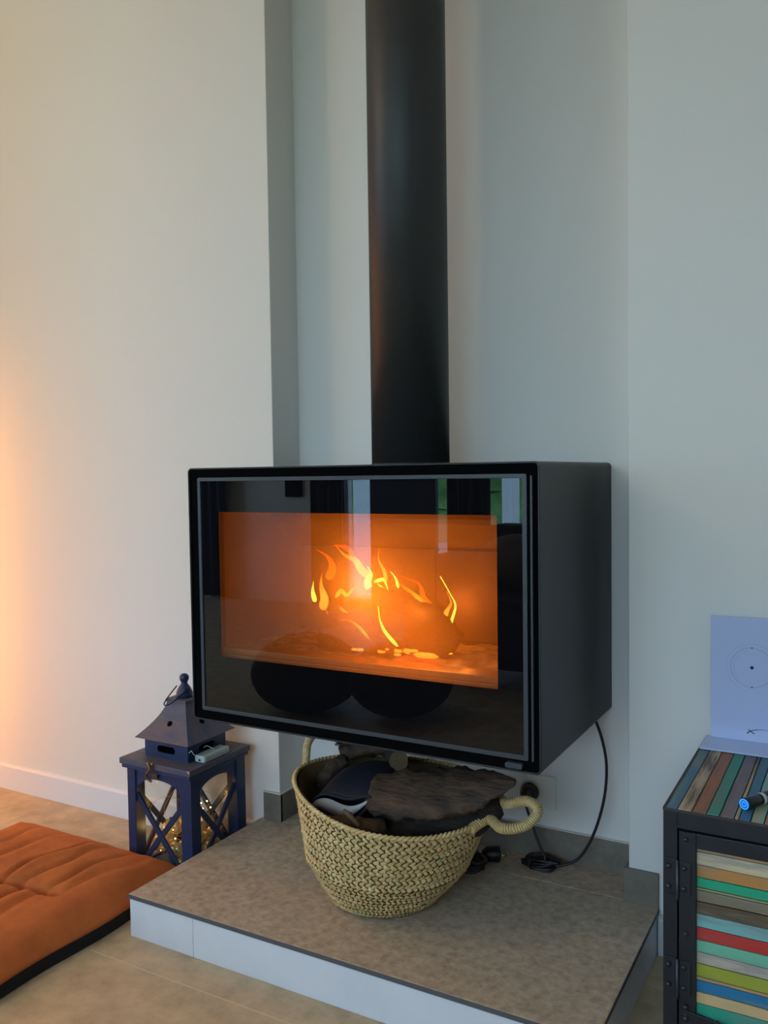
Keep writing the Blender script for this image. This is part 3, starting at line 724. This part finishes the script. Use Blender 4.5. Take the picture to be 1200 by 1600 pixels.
# pagoda roof
def roof_ring(s):   # s 0..1
    z = .347+(.436-.347)*s; hw = .056*(1-s)**1.6+.031+.003*(1-s); return z, hw
rf = MB(); NRr = 14; rings = []
for k in range(NRr+1):
    z, hw = roof_ring(k/NRr)
    rings.append([(lcx+sx*hw, lcy+sy*hw, z) for sx, sy in ((-1, -1), (1, -1), (1, 1), (-1, 1))])
for q in range(4):
    vs = []; 
    for k in range(NRr+1): vs += [rings[k][q], rings[k][(q+1) % 4]]
    rf.add(vs, [(2*k, 2*k+1, 2*k+3, 2*k+2) for k in range(NRr)], 0, True)
rf.add(rings[0], [(3, 2, 1, 0)])
ro = obj('roof', rf, M_NAVYTOP, lt, recalc=True)
z, hw = roof_ring(.42)
z_, hw_ = roof_ring(.52); sl = Vector((0, hw-hw_, z_-z)).normalized()
for nx_, ny_ in ((0, -1), (1, 0)):
    c = Vector((lcx+nx_*hw, lcy+ny_*hw, z)); nn = Vector((nx_, ny_, 0))*sl.z+Vector((0, 0, sl.y)); nn.normalize()
    obj('vent_hole', MB().lathe([(.0072, -.002), (.0072, .0012)], c, 20, axis=nn), M_BLACK, ro)
boxo('roof_cap', (lcx-.034, lcy-.034, .433), (lcx+.034, lcy+.034, .441), M_NAVYTOP, lt, bevel=.001)
fin = [(a*.92, b*.86) for a, b in [(.021, 0), (.023, .003), (.022, .007), (.0235, .012), (.021, .020), (.016, .030), (.0105, .038), (.0085, .043), (.0095, .046), (.0125, .052), (.0135, .058), (.0125, .064), (.008, .069), (.001, .0715)]]
obj('finial', MB().lathe(fin, (lcx, lcy, .441), 24), M_NAVY, lt)
ring = [(lcx-.022, lcy-.004, .468), (lcx-.024, lcy-.020, .456), (lcx-.026, lcy-.038, .441), (lcx-.024, lcy-.050, .431), (lcx-.012, lcy-.054, .430), (lcx+.004, lcy-.044, .440), (lcx+.022, lcy-.006, .468)]
obj('hanging_ring', MB().tube(smooth_path(ring, 8), .0016, n=8), M_WIRE, lt)
# latch
la = obj('latch', MB().box((-1.122, LY0-.003, .283), (-1.100, LY0, .303)).box((-1.121, by0-.002, .256), (-1.101, by0+.001, .278)), M_BRASS, lt, bevel=.001)
obj('latch_hook', MB().tube(smooth_path([(-1.115, LY0-.005, .299), (-1.105, LY0-.009, .292), (-1.108, LY0-.010, .283), (-1.118, LY0-.009, .274), (-1.117, LY0-.006, .262), (-1.106, LY0-.004, .256)], 5), .0032, n=8), M_BRASS, la)
for x in (-1.118, -1.104): obj('screw', MB().ball((x, LY0-.0035, .2995), .0028, n=8), M_SILVER, la)
obj('corner_scuff', MB().prism([(LX1-.010, LY0-.0003, .2987), (LX1+.0003, LY0-.0003, .2987), (LX1+.0003, LY0-.0003, .290), (LX1-.004, LY0-.0003, .2945)], (0, .0012, 0)), mat('bare_wood_chip', (190, 150, 120), .7), lt)

# battery box on the lid
M_LEAD = mat('clear_pale_lead', (206, 196, 176), .4)
bb = thing('battery_box', (-1.0, -.15, LZ), 'pale frosted battery box of the string lights lying on the lantern lid', 'battery box')
obj('case', MB().box((-1.023, -.205, LZ), (-.990, -.108, LZ+.018)), M_PLASTIC, bb, bevel=.004, segs=3)
obj('case_lid_seam', MB().box((-1.0235, -.199, LZ+.0075), (-.9895, -.114, LZ+.0085)), mat('grey_seam', (120, 126, 124), .5), bb)
obj('switch', MB().box((-1.008, -.2065, LZ+.005), (-1.003, -.2045, LZ+.009)), M_BLACK, bb)
obj('screw', MB().lathe([(.002, 0), (.002, .001)], (-1.003, -.150, LZ+.0178), 10), M_SILVER, bb)
obj('lead', MB().tube(smooth_path([(-1.018, -.203, LZ+.014), (-1.022, -.210, LZ+.022), (-1.024, -.214, LZ+.030), (-1.030, -.216, LZ+.024)], 6), .0011, n=6), M_LEAD, bb)
obj('lead', MB().tube(smooth_path([(-1.005, -.150, LZ+.018), (-1.012, -.156, LZ+.024), (-1.022, -.160, LZ+.028), (-1.031, -.160, LZ+.022)], 6), .0011, n=6), M_LEAD, bb)

# baubles and string lights inside the lantern
def bauble_mat():
    m, nt, b = nodes('gold_glass'); b.inputs['Base Color'].default_value = (.72, .60, .30, 1); b.inputs['Roughness'].default_value = .12
    b.inputs['Metallic'].default_value = .5; b.inputs['Alpha'].default_value = .6; return m
M_BAUB = bauble_mat()
M_BULB = emit('warm_micro_bulb', (1, .70, .25), 7)
proto = None
random.seed(5)
spots = []
for k in range(400):
    r = random.choice([.020, .024, .027]); x = random.uniform(bx0+.020+r, bx1-.020-r); y = random.uniform(by0+.020+r, by1-.020-r)
    z = .012+r
    for (X, Y, Z, Rr) in spots:
        dxy = math.hypot(x-X, y-Y)
        if dxy < r+Rr: z = max(z, Z+math.sqrt((r+Rr)**2-dxy**2))
    if z+r < .125: spots.append((x, y, z, r))
spots = spots[:17]
for x, y, z, r in spots:
    if proto is None or True:
        b = thing('glass_bauble', (x, y, z), 'gold glass bauble in the pile at the bottom of the lantern', 'bauble', 'gold glass baubles inside the lantern')
        obj('globe', MB().ball((x, y, z), r-.0004, n=20), M_BAUB, b)
        obj('cap', MB().lathe([(.005, 0), (.005, .004), (.003, .005)], (x, y, z+r-.0015), 10), M_BRASS, b)
sl_ = thing('string_lights', (lcx, lcy, .05), 'fine wire string lights tangled over the gold baubles inside the lantern', 'string lights')
pts = []; p = Vector((lcx, lcy, .10)); v = Vector((.02, 0, .01))
random.seed(21)
for k in range(150):
    v += Vector((random.uniform(-1, 1), random.uniform(-1, 1), random.uniform(-1, 1)))*.016
    c = Vector((lcx, lcy, .105)); v += (c-p)*.16; v = v.normalized()*.026
    p = p+v
    p.x = min(max(p.x, bx0+.022), bx1-.022); p.y = min(max(p.y, by0+.022), by1-.022); p.z = min(max(p.z, .03), .235)
    pts.append(tuple(p))
obj('wire', MB().tube(smooth_path(pts, 4), .0005, n=4), M_SILVER, sl_)
bl = obj('bulb', MB().ball((0, 0, 0), .0022, n=8), M_BULB, sl_); bl.location = Vector(pts[3])-Vector(sl_['_loc']); 
for q in bl.data.vertices: q.co += Vector(sl_['_loc'])
for k in range(9, 150, 9):
    z_ = pts[k][2]
    c = bl.copy(); COL.objects.link(c); c.parent = sl_; c.location = Vector(pts[k])-Vector(sl_['_loc'])
light('string_glow', 'POINT', (lcx, lcy, .13), .07, (1, .55, .15), .03)
light('string_glow', 'POINT', (lcx-.05, lcy-.05, .10), .05, (1, .62, .15), .01)

# ================================================================ FLOOR CUSHION
CX0, CX1, CY0, CY1 = -1.630, -1.024, -.93, -.232
cu = thing('floor_cushion', ((CX0+CX1)/2, (CY0+CY1)/2, 0), 'flat tufted rust orange floor cushion lying against the hearth', 'cushion')
def cush_h(x, y):
    u = (x-CX0)/(CX1-CX0); v = (y-CY0)/(CY1-CY0)
    ed = min(u, 1-u, v, 1-v); e = min(1, max(0, ed/.16)); hh = .036+.044*(1-(1-e)**2.6)
    seamx = (CX0+CX1)/2+.015
    seam_y = -.535+.02*math.sin(x*9)
    dm = abs(y-seam_y); k = min(1, max(0, (-1.13-x)/.05)); hh -= .028*math.exp(-(dm/.011)**2)*k+.014*math.exp(-(dm/.055)**2)*k
    # pulled wrinkles running across, fanning out of the seam
    for xw, a, wd, sk_ in [(-1.215, .014, .010, .25), (-1.285, .010, .011, .2), (-1.36, .018, .008, .3), (-1.46, .009, .012, .2), (-1.53, .008, .01, .15), (-1.16, .006, .012, .3)]:
        f = math.exp(-((y-seam_y-.10)/.11)**2) if y > seam_y else math.exp(-((y-seam_y+.07)/.07)**2)*.8
        xc = xw+sk_*(y-seam_y)+.006*math.sin(y*40+xw*30)
        if y < seam_y: xc = xw-.05-sk_*.8*(y-seam_y)
        hh -= 1.35*a*f*math.exp(-((x-xc)/wd)**2)
        hh += a*.45*f*math.exp(-((x-xc-2.6*wd)/(2*wd))**2)
    hh += .004*noise.noise((x*9, y*9, 0))+.0015*noise.noise((x*30, y*12, 4))
    return max(.012, hh)
def cmap(u, v):   # rounded outline
    x = CX0+(CX1-CX0)*u; y = CY0+(CY1-CY0)*v
    cu_, cv = 2*u-1, 2*v-1
    x -= .012*(cv**4)*(1 if cu_ > 0 else -1)*abs(cu_); y -= .012*(cu_**4)*(1 if cv > 0 else -1)*abs(cv)
    x += .004*math.sin(v*13)*abs(cu_)**6
    return x, y
mb = MB(); NX, NY = 150, 150
vs = []
for j in range(NY+1):
    for i in range(NX+1):
        x, y = cmap(i/NX, j/NY); vs.append((x, y, cush_h(CX0+(CX1-CX0)*i/NX, CY0+(CY1-CY0)*j/NY)))
fs = [(j*(NX+1)+i, j*(NX+1)+i+1, (j+1)*(NX+1)+i+1, (j+1)*(NX+1)+i) for j in range(NY) for i in range(NX)]
mb.add(vs, fs, 0, True)
loop = [i for i in range(NX+1)]+[j*(NX+1)+NX for j in range(1, NY+1)]+[NY*(NX+1)+i for i in range(NX-1, -1, -1)]+[j*(NX+1) for j in range(NY-1, 0, -1)]
K = len(loop); base = len(mb.v); ccx, ccy = (CX0+CX1)/2, (CY0+CY1)/2
lower = []
for q in loop: x, y, z = vs[q]; lower.append((ccx+(x-ccx)*1.006, ccy+(y-ccy)*1.006, .030))
mb.v += lower
for k in range(K): mb.f.append((loop[k], base+k, base+(k+1) % K, loop[(k+1) % K])); mb.mi.append(0); mb.sm.append(True)
mb.f.append(tuple(base+k for k in reversed(range(K)))); mb.mi.append(0); mb.sm.append(False)
obj('cushion_cover', mb, M_ORANGE, cu, recalc=True)
ub = MB(); up_ = [(ccx+(vs[q][0]-ccx)*1.001, ccy+(vs[q][1]-ccy)*1.001) for q in loop[::4]]
ub.prism([(x, y, .001) for x, y in up_], (0, 0, .0305), smooth=False)
obj('cushion_base', ub, M_UNDER, cu, label='black fabric underside')

# ================================================================ CABINET
KX0, KX1, KY0, KY1, KZ = .156, .92, -.424, -.016, .475
M_PL = {}
def plank_mat(c, worn=None, ax='x'):
    k = (c, worn, ax)
    if k not in M_PL:
        st = (1, 9, 9) if ax == 'x' else (9, 1, 9)
        w_ = worn or tuple(int(v*.45+70) for v in c)
        M_PL[k] = mat('reclaimed_paint', c, .55, c2=tuple(int(a*.6+b*.4) for a, b in zip(c, w_)), c3=w_, scale=6, stretch=st, detail=10, lo=.44, hi=.54, bump=.6, bscale=14, bdist=.001)
    return M_PL[k]
kb = thing('cabinet', ((KX0+KX1)/2, (KY0+KY1)/2, 0), 'black iron framed cabinet with multicoloured reclaimed wood planks on top and door', 'cabinet')
fr = MB(); FWd = .022
for x in (KX0, KX1-FWd):
    for y in (KY0, KY1-FWd): fr.box((x, y, 0), (x+FWd, y+FWd, KZ-.004))
for z0, z1 in ((KZ-.031, KZ-.004), (.045, .068)):
    for y in (KY0, KY1-FWd): fr.box((KX0+FWd, y, z0), (KX1-FWd, y+FWd, z1))
    for x in (KX0, KX1-FWd): fr.box((x, KY0+FWd, z0), (x+FWd, KY1-FWd, z1))
obj('iron_frame', fr, M_IRON, kb, bevel=.001)
boxo('side_panel', (KX0+.004, KY0+FWd, .05), (KX0+.009, KY1-FWd, KZ-.02), M_IRON, kb)
boxo('side_panel', (KX1-.009, KY0+FWd, .05), (KX1-.004, KY1-FWd, KZ-.02), M_IRON, kb)
boxo('back_panel', (KX0+FWd, KY1-.008, .05), (KX1-FWd, KY1-.003, KZ-.02), M_IRON, kb)
obj('top_edging', MB().box((KX0-.0005, KY0-.001, KZ-.0045), (KX0+.0035, KY1, KZ-.0005)).box((KX0+.0035, KY0-.001, KZ-.0045), (KX1, KY0+.002, KZ-.001)), mat('rust_brown_edge', (58, 46, 46), .6), kb)
tops = [(.1595, .1775, (58, 108, 134), (110, 124, 122)), (.178, .199, (180, 158, 128), (98, 82, 66)), (.1995, .2205, (156, 98, 62), (120, 86, 62)), (.221, .240, (44, 138, 112), (92, 118, 104)),
        (.2405, .2612, (116, 104, 104), (92, 80, 78)), (.2616, .2675, (168, 146, 96), (90, 80, 60)), (.268, .284, (50, 104, 132), (82, 108, 116)), (.2845, .303, (128, 168, 148), (160, 150, 120)), (.3035, .324, (150, 98, 66), (160, 140, 110)), (.3245, .345, (190, 176, 146), (120, 100, 80))]
x = .3455; random.seed(9)
pal = [(58, 108, 134), (180, 158, 128), (156, 98, 62), (44, 138, 112), (116, 104, 104), (190, 64, 50), (140, 150, 60), (128, 168, 148), (40, 110, 160)]
while x < KX1-.01:
    w_ = random.uniform(.016, .024); tops.append((x, min(x+w_, KX1-.003), random.choice(pal), None)); x += w_+.0005
zj = .0005
for k, (x0, x1, c, wn) in enumerate(tops):
    rr_ = random.uniform(-.0006, .0006)
    mb = MB(); NP = 12; vs = []
    for j in range(NP+1):
        y = KY0+.002+(KY1-KY0-.003)*j/NP
        w0 = x0+.0006+.0007*noise.noise((x0*90, y*22, 0)); w1 = x1-.0006+.0007*noise.noise((x1*90, y*22, 0))
        for X, Z in ((w0, KZ-.010), (w0, KZ+rr_), (w1, KZ+rr_), (w1, KZ-.010)): vs.append((X, y, Z))
    fs = [(4*j+a, 4*j+(a+1) % 4, 4*(j+1)+(a+1) % 4, 4*(j+1)+a) for j in range(NP) for a in range(4)]+[(3, 2, 1, 0), (4*NP, 4*NP+1, 4*NP+2, 4*NP+3)]
    mb.add(vs, fs); obj('top_plank', mb, plank_mat(c, wn, 'y'), kb, bevel=.0006)
DP = [(.417, .411, (176, 134, 84)), (.4105, .3895, (206, 188, 148)), (.389, .3695, (180, 128, 66)), (.369, .3535, (26, 158, 118)), (.353, .3495, (150, 150, 92)), (.349, .3315, (122, 112, 88)), (.331, .3115, (84, 66, 42)),
      (.311, .2905, (116, 176, 172)), (.290, .2695, (184, 44, 36)), (.269, .2495, (108, 178, 148)), (.249, .2315, (186, 172, 154)), (.231, .2105, (152, 158, 50)), (.210, .2045, (176, 142, 92)), (.204, .1855, (24, 112, 158)),
      (.185, .1675, (202, 172, 122)), (.167, .1325, (34, 152, 124)), (.132, .112, (168, 70, 44)), (.1115, .092, (186, 170, 130))]
def cab_door(x0, x1, hinge_left):
    z0, z1 = .071, KZ-.034; y = KY0
    fx = .026
    d = MB().box((x0, y-.001, z0), (x0+fx, y+.017, z1)).box((x1-fx, y-.001, z0), (x1, y+.017, z1)).box((x0+fx, y-.001, z1-.024), (x1-fx, y+.017, z1)).box((x0+fx, y-.001, z0), (x1-fx, y+.017, z0+.021))
    dr = obj('door', d, M_IRON, kb, bevel=.0012)
    for k, (zt_, zb, c) in enumerate(DP):
        a = x0+fx-.002; b = x1-fx+.002
        mb = MB(); NP = 14; vs = []
        yy = y+.006+random.uniform(-.0012, .0006)
        for j in range(NP+1):
            X = a+(b-a)*j/NP
            zt2 = zt_-.0004+.0009*noise.noise((X*16, zt_*90, 0)); zb2 = zb+.0004+.0009*noise.noise((X*16, zb*90, 0))
            for Y, Z in ((yy, zb2), (yy, zt2), (yy+.008, zt2), (yy+.008, zb2)): vs.append((X, Y, Z))
        fs = [(4*j+q, 4*j+(q+1) % 4, 4*(j+1)+(q+1) % 4, 4*(j+1)+q) for j in range(NP) for q in range(4)]+[(3, 2, 1, 0), (4*NP, 4*NP+1, 4*NP+2, 4*NP+3)]
        mb.add(vs, fs); obj('plank', mb, plank_mat(c), dr, bevel=.0006)
    xr = x0+.0085 if hinge_left else x1-.0085
    for z in (.433, .281, .15):
        obj('rivet', MB().lathe([(.0042, 0), (.0040, .0015), (.0026, .003), (.0006, .0036)], (xr+.002, y-.001, z-.004), 12, axis=(0, -1, 0)), M_RIVET, dr)
    obj('corner_bracket', MB().box((xr-.007, y-.0022, .437), (xr+.012, y-.001, .441)), M_RIVET, dr)
    # lower latch strap
    obj('latch_strap', MB().prism([(x0+.006, y-.004, .1555), (x1-.01, y-.004, .112), (x1-.01, y-.004, .092), (x0+.006, y-.004, .136)], (0, .003, 0)), M_IRON, dr, bevel=.001)
    for z in (.160, .142): obj('rivet', MB().lathe([(.0045, 0), (.0042, .002), (.0024, .0036), (.0006, .0042)], (x0+.011, y-.004, z), 12, axis=(0, -1, 0)), M_RIVET, dr)
    return dr
cab_door(.1805, .532, True)
cab_door(.536, KX1-.024, False)
def hinge(zc):
    y = KY0
    hg = obj('hinge', MB().box((.1585, y-.0022, zc-.0285), (.1755, y, zc+.0285)).box((.1815, y-.0032, zc-.0265), (.199, y-.001, zc+.0265)), M_IRON, kb, bevel=.0008, label='riveted iron hinge')
    obj('hinge_pin', MB().lathe([(.0028, -.036), (.0032, -.033), (.0028, -.031), (.0028, .028), (.0005, .029)], (.1785, y-.0035, zc), 12), M_RIVET, hg)
    for x_ in (.165, .1885):
        for dz in (.0165, -.0165): obj('rivet', MB().lathe([(.0046, 0), (.0043, .002), (.0026, .0036), (.0006, .0042)], (x_, y-.0022, zc+dz), 14, axis=(0, -1, 0)), M_RIVET, hg)
hinge(.366); hinge(.206)
st_ = obj('door_pull', MB().tube([(.240, KY0-.012, .158), (.246, KY0-.014, .140), (.252, KY0-.012, .120)], [.0012, .0028, .0024], n=10).tube([(.250, KY0-.012, .125), (.250, KY0-.001, .121)], .0025, n=8), M_IRON, kb)

# ================================================================ WHITE CARD STAND
cdv = thing('white_card_stand', (.40, -.05, KZ), 'glossy white card panel with thin circle drawing standing on the cabinet by the wall', 'card')
PX0, PX1 = .167, .62
bp_ = boxo('back_panel', (PX0, -.024, KZ+.003), (PX1, -.018, .7215), M_CARD, cdv, bevel=.0006)
boxo('front_flap', (.1585, -.104, KZ+.0012), (PX1, -.020, KZ+.0050), M_CARD, cdv, bevel=.0006)
yk = -.0241; ccx_, ccz = .2425, .6245
def arc(r, a0, a1, t, m, n=60):
    mb = MB(); mb.tube([(ccx_+r*math.cos(math.radians(a0+(a1-a0)*k/n)), yk-.0001, ccz+r*math.sin(math.radians(a0+(a1-a0)*k/n))) for k in range(n+1)], t, n=4, flat=1); obj('print_line', mb, m, bp_)
arc(.0385, 0, 360, .00028, M_INKL)
arc(.0465, 20, 250, .00012, M_INKL); arc(.0330, 100, 220, .00012, M_INKL)
for dz, r in ((0, .0033), (.0385, .0014), (-.0385, .0014)):
    obj('print_dot', MB().lathe([(r, 0), (r, .0004)], (ccx_, yk+.0002, ccz+dz), 20, axis=(0, -1, 0)), M_INK, bp_)
lx, lz = .2425, .4995
mb = MB()
mb.prism([(lx-.0075, yk-.0003, lz+.0032), (lx-.0048, yk-.0003, lz+.0032), (lx+.0065, yk-.0003, lz-.0044), (lx+.0035, yk-.0003, lz-.0044)], (0, .0004, 0))
cv = smooth_path([(lx-.0085, 0, lz-.0040), (lx-.002, 0, lz+.0002), (lx+.006, 0, lz+.0036), (lx+.017, 0, lz+.0056), (lx+.034, 0, lz+.0060)], 6)
NQ = len(cv); vs = []
for i, p in enumerate(cv):
    t = i/(NQ-1); wq = .0014*(1-t)**1.3+.0001; vs += [(p.x, yk-.0005, p.z-wq), (p.x, yk-.0005, p.z+wq)]
mb.add(vs, [(2*i, 2*i+2, 2*i+3, 2*i+1) for i in range(NQ-1)])
obj('print_mark', mb, M_INK, bp_, recalc=False)

# ================================================================ BLUE ENDED PEN TORCH
pn = thing('pen_torch', (.30, -.33, KZ), 'black pen torch with bright blue ring end lying on the cabinet top', 'torch')
A = Vector((.271, -.381, KZ+.0096)); D = Vector((.50, .866, 0)).normalized(); Lp = .13
obj('barrel', MB().lathe([(.0088, 0), (.0092, .0012), (.0092, .030), (.0088, .031), (.0088, .034), (.0092, .035), (.0092, Lp-.002), (.007, Lp)], A, 28, axis=D), M_PENB, pn)
cp_ = obj('end_cap', MB().lathe([(.0084, -.0002), (.0084, .0004)], A-D*.0003, 28, axis=D), M_BLUEDK, pn, label='blue end cap')
for r0, r1 in ((.0066, .0082), (.0030, .0042)):
    X = D.orthogonal().normalized(); Y = D.cross(X); n = 28
    obj('light_ring', MB().add([A-D*.0010+(X*math.cos(2*math.pi*k/n)+Y*math.sin(2*math.pi*k/n))*r for r in (r0, r1) for k in range(n)], [(k, (k+1) % n, n+(k+1) % n, n+k) for k in range(n)]), M_BLUELED, cp_, recalc=False)
obj('pale_band', MB().lathe([(.00935, .038), (.00935, .046)], A, 28, axis=D), M_PLASTIC, pn, label='pale grey band')

# ================================================================ OFF-FRAME THINGS, IMPLIED OR ADDED
# amber glow lamp standing just left of the frame against the wall
al = thing('floor_lamp', (-2.28, -.22, 0), 'slim amber light column standing by the left wall', 'lamp')
obj('base', MB().lathe([(.07, 0), (.07, .012), (.03, .018)], (-2.28, -.22, 0), 28), M_IRON, al)
obj('light_column', MB().lathe([(.016, 0), (.016, 1.2)], (-2.28, -.22, .10), 16), emit('amber_tube', (1, .36, .0), 30), al)
obj('post', MB().lathe([(.008, 0), (.008, .08)], (-2.28, -.22, .018), 12), M_IRON, al)
# added unseen globe light, there to warm the left wall
gl = thing('added_warm_globe', (-2.3, -1.5, 2.3), 'added warm globe light hanging unseen over the left part of the room', 'lamp')
obj('globe', MB().ball((-2.3, -1.5, 2.3), .13, n=24), emit('warm_globe', (1, .73, .38), 34), gl)
obj('cord', MB().tube([(-2.3, -1.5, 2.43), (-2.3, -1.5, ZC)], .003, n=6), M_CORD, gl)
rd = thing('light_blocker', (-2.48, -.36, 0), 'added unseen honey coloured wooden panel blocking window light at the left wall', 'light blocker')  # added out of view to shade the left wall and bounce warm light
for k in range(8):
    boxo('slat', (-2.50, -.04-.085*(k+1)+.004, .05), (-2.475, -.04-.085*k, 2.4), mat('honey_wood', (206, 150, 84), .6, c2=(186, 128, 66), scale=6, stretch=(4, 4, .5)) if k == 0 else bpy.data.materials['honey_wood'], rd, bevel=.002)
boxo('rail', (-2.505, -.725, 0), (-2.47, -.035, .06), bpy.data.materials['honey_wood'], rd, bevel=.003)
boxo('rail', (-2.505, -.725, 2.39), (-2.47, -.035, 2.45), bpy.data.materials['honey_wood'], rd, bevel=.003)
# curtains
def curtain(x0, x1, label, m, y=RY0+.10, z0=.02, z1=2.35, amp=.022, per=.09, thick=True):
    n = max(8, int((x1-x0)/.012)); vs = []
    for i in range(n+1):
        xx = x0+(x1-x0)*i/n; yy = y+amp*math.sin(2*math.pi*xx/per)
        vs += [(xx, yy, z0), (xx, yy, z1)]
    mb = MB().add(vs, [(2*i, 2*i+2, 2*i+3, 2*i+1) for i in range(n)], 0, True)
    o = obj('curtain', mb, m, recalc=False)
    if thick: s_ = o.modifiers.new('thick', 'SOLIDIFY'); s_.thickness = .003
    return tag(o, label, 'curtain')
M_CURT = mat('dark_blue_curtain', (30, 36, 52), .9)
M_SHEER = translucent('pale_sheer_voile', (.88, .94, 1), .92, (1, 1, 1))
curtain(-4.48, -4.13, 'dark blue curtain hanging at the far left of the rear wall', mat('slate_curtain', (44, 54, 76), .9))
curtain(-3.30, -3.02, 'dark curtain gathered left of the narrow glazed door', M_CURT)
curtain(-2.14, -1.83, 'dark curtain hanging in front of the wide window', M_CURT)
curtain(-3.10, -2.76, 'pale sheer panel behind the narrow glazed door', M_SHEER, y=RY0-.185, amp=.004, z1=2.19, z0=.06, thick=False)
curtain(-1.785, -1.66, 'pale sheer panel beside the dark curtain at the wide window', M_SHEER, y=RY0-.03, amp=.008, z1=2.2, thick=False)
pf = thing('picture_frame', (-3.53, RY0, 1.0), 'small black picture frame on the rear wall', 'picture frame')
boxo('frame', (-3.61, RY0, .84), (-3.45, RY0+.02, 1.25), M_BLACK, pf, bevel=.002)
# dark sofa and round stand-ins for an animal-like shape mirrored in the stove glass
sf = thing('sofa', (-.3, -3.0, 0), 'long dark fabric sofa standing in front of the wide window', 'sofa')
M_SOFA = mat('charcoal_sofa_fabric', (40, 40, 46), .9)
obj('seat', MB().box((-1.38, -3.25, .10), (.8, -2.55, .42)), M_SOFA, sf, bevel=.04, segs=4)
obj('backrest', MB().box((-1.38, -3.45, .10), (.8, -3.2, .73)), M_SOFA, sf, bevel=.06, segs=4)
obj('armrest', MB().box((-1.52, -3.42, .10), (-1.34, -2.52, .60)), M_SOFA, sf, bevel=.05, segs=4)
for x_ in (-1.4, .7):
    for y_ in (-3.35, -2.65): boxo('leg', (x_, y_, 0), (x_+.04, y_+.04, .12), M_BLACK, sf)
cs = obj('sofa_cushion', MB().ball((-1.05, -2.93, .575), .24, n=24, sc=(1, .45, .55)), mat('grey_knit', (120, 112, 110), .9)); tag(cs, 'soft grey cushion on the left end of the sofa', 'cushion')
for x_, y_, r_, t_ in ((-1.66, -1.93, .24, 'larger black round stand-in for the animal-like dark shape mirrored in the stove'), (-1.24, -2.0, .22, 'smaller black round stand-in next to the larger one')):
    o = obj('mirror_stand_in', MB().ball((x_, y_, .165), r_, n=28, sc=(1, 1, .70)), M_UNDER); tag(o, t_, 'stand-in')
# outside: lawn and hedge
struct('terrace', MB().box((RX0-6, -11.0, -.12), (RX1+4, RY0-.2, -.06)), mat('pale_paving', (170, 165, 160), .9, c2=(135, 130, 126), scale=2))
lw_ = obj('lawn', MB().box((-18, -18.6, -.14), (14, -11.0, -.05)), mat('grass_green', (96, 128, 76), .95, c2=(64, 96, 54), scale=3)); tag(lw_, 'green lawn beyond the terrace', 'grass', kind='stuff')
hd_ = MB(); grid(hd_, -18, 14, 0, 1.9, 120, 16, lambda x, y: 0)
hd_.v = [(x, -20+.5*noise.noise((x*1.1, z*1.3, 0))+.15*noise.noise((x*5, z*5, 2)), z-.05) for x, z, _ in hd_.v]
hg_ = obj('hedge', hd_, mat('hedge_green', (112, 160, 86), .95, c2=(66, 108, 56), scale=4)); s_ = hg_.modifiers.new('thick', 'SOLIDIFY'); s_.thickness = .8
tag(hg_, 'tall green hedge at the end of the lawn', 'hedge', kind='stuff')
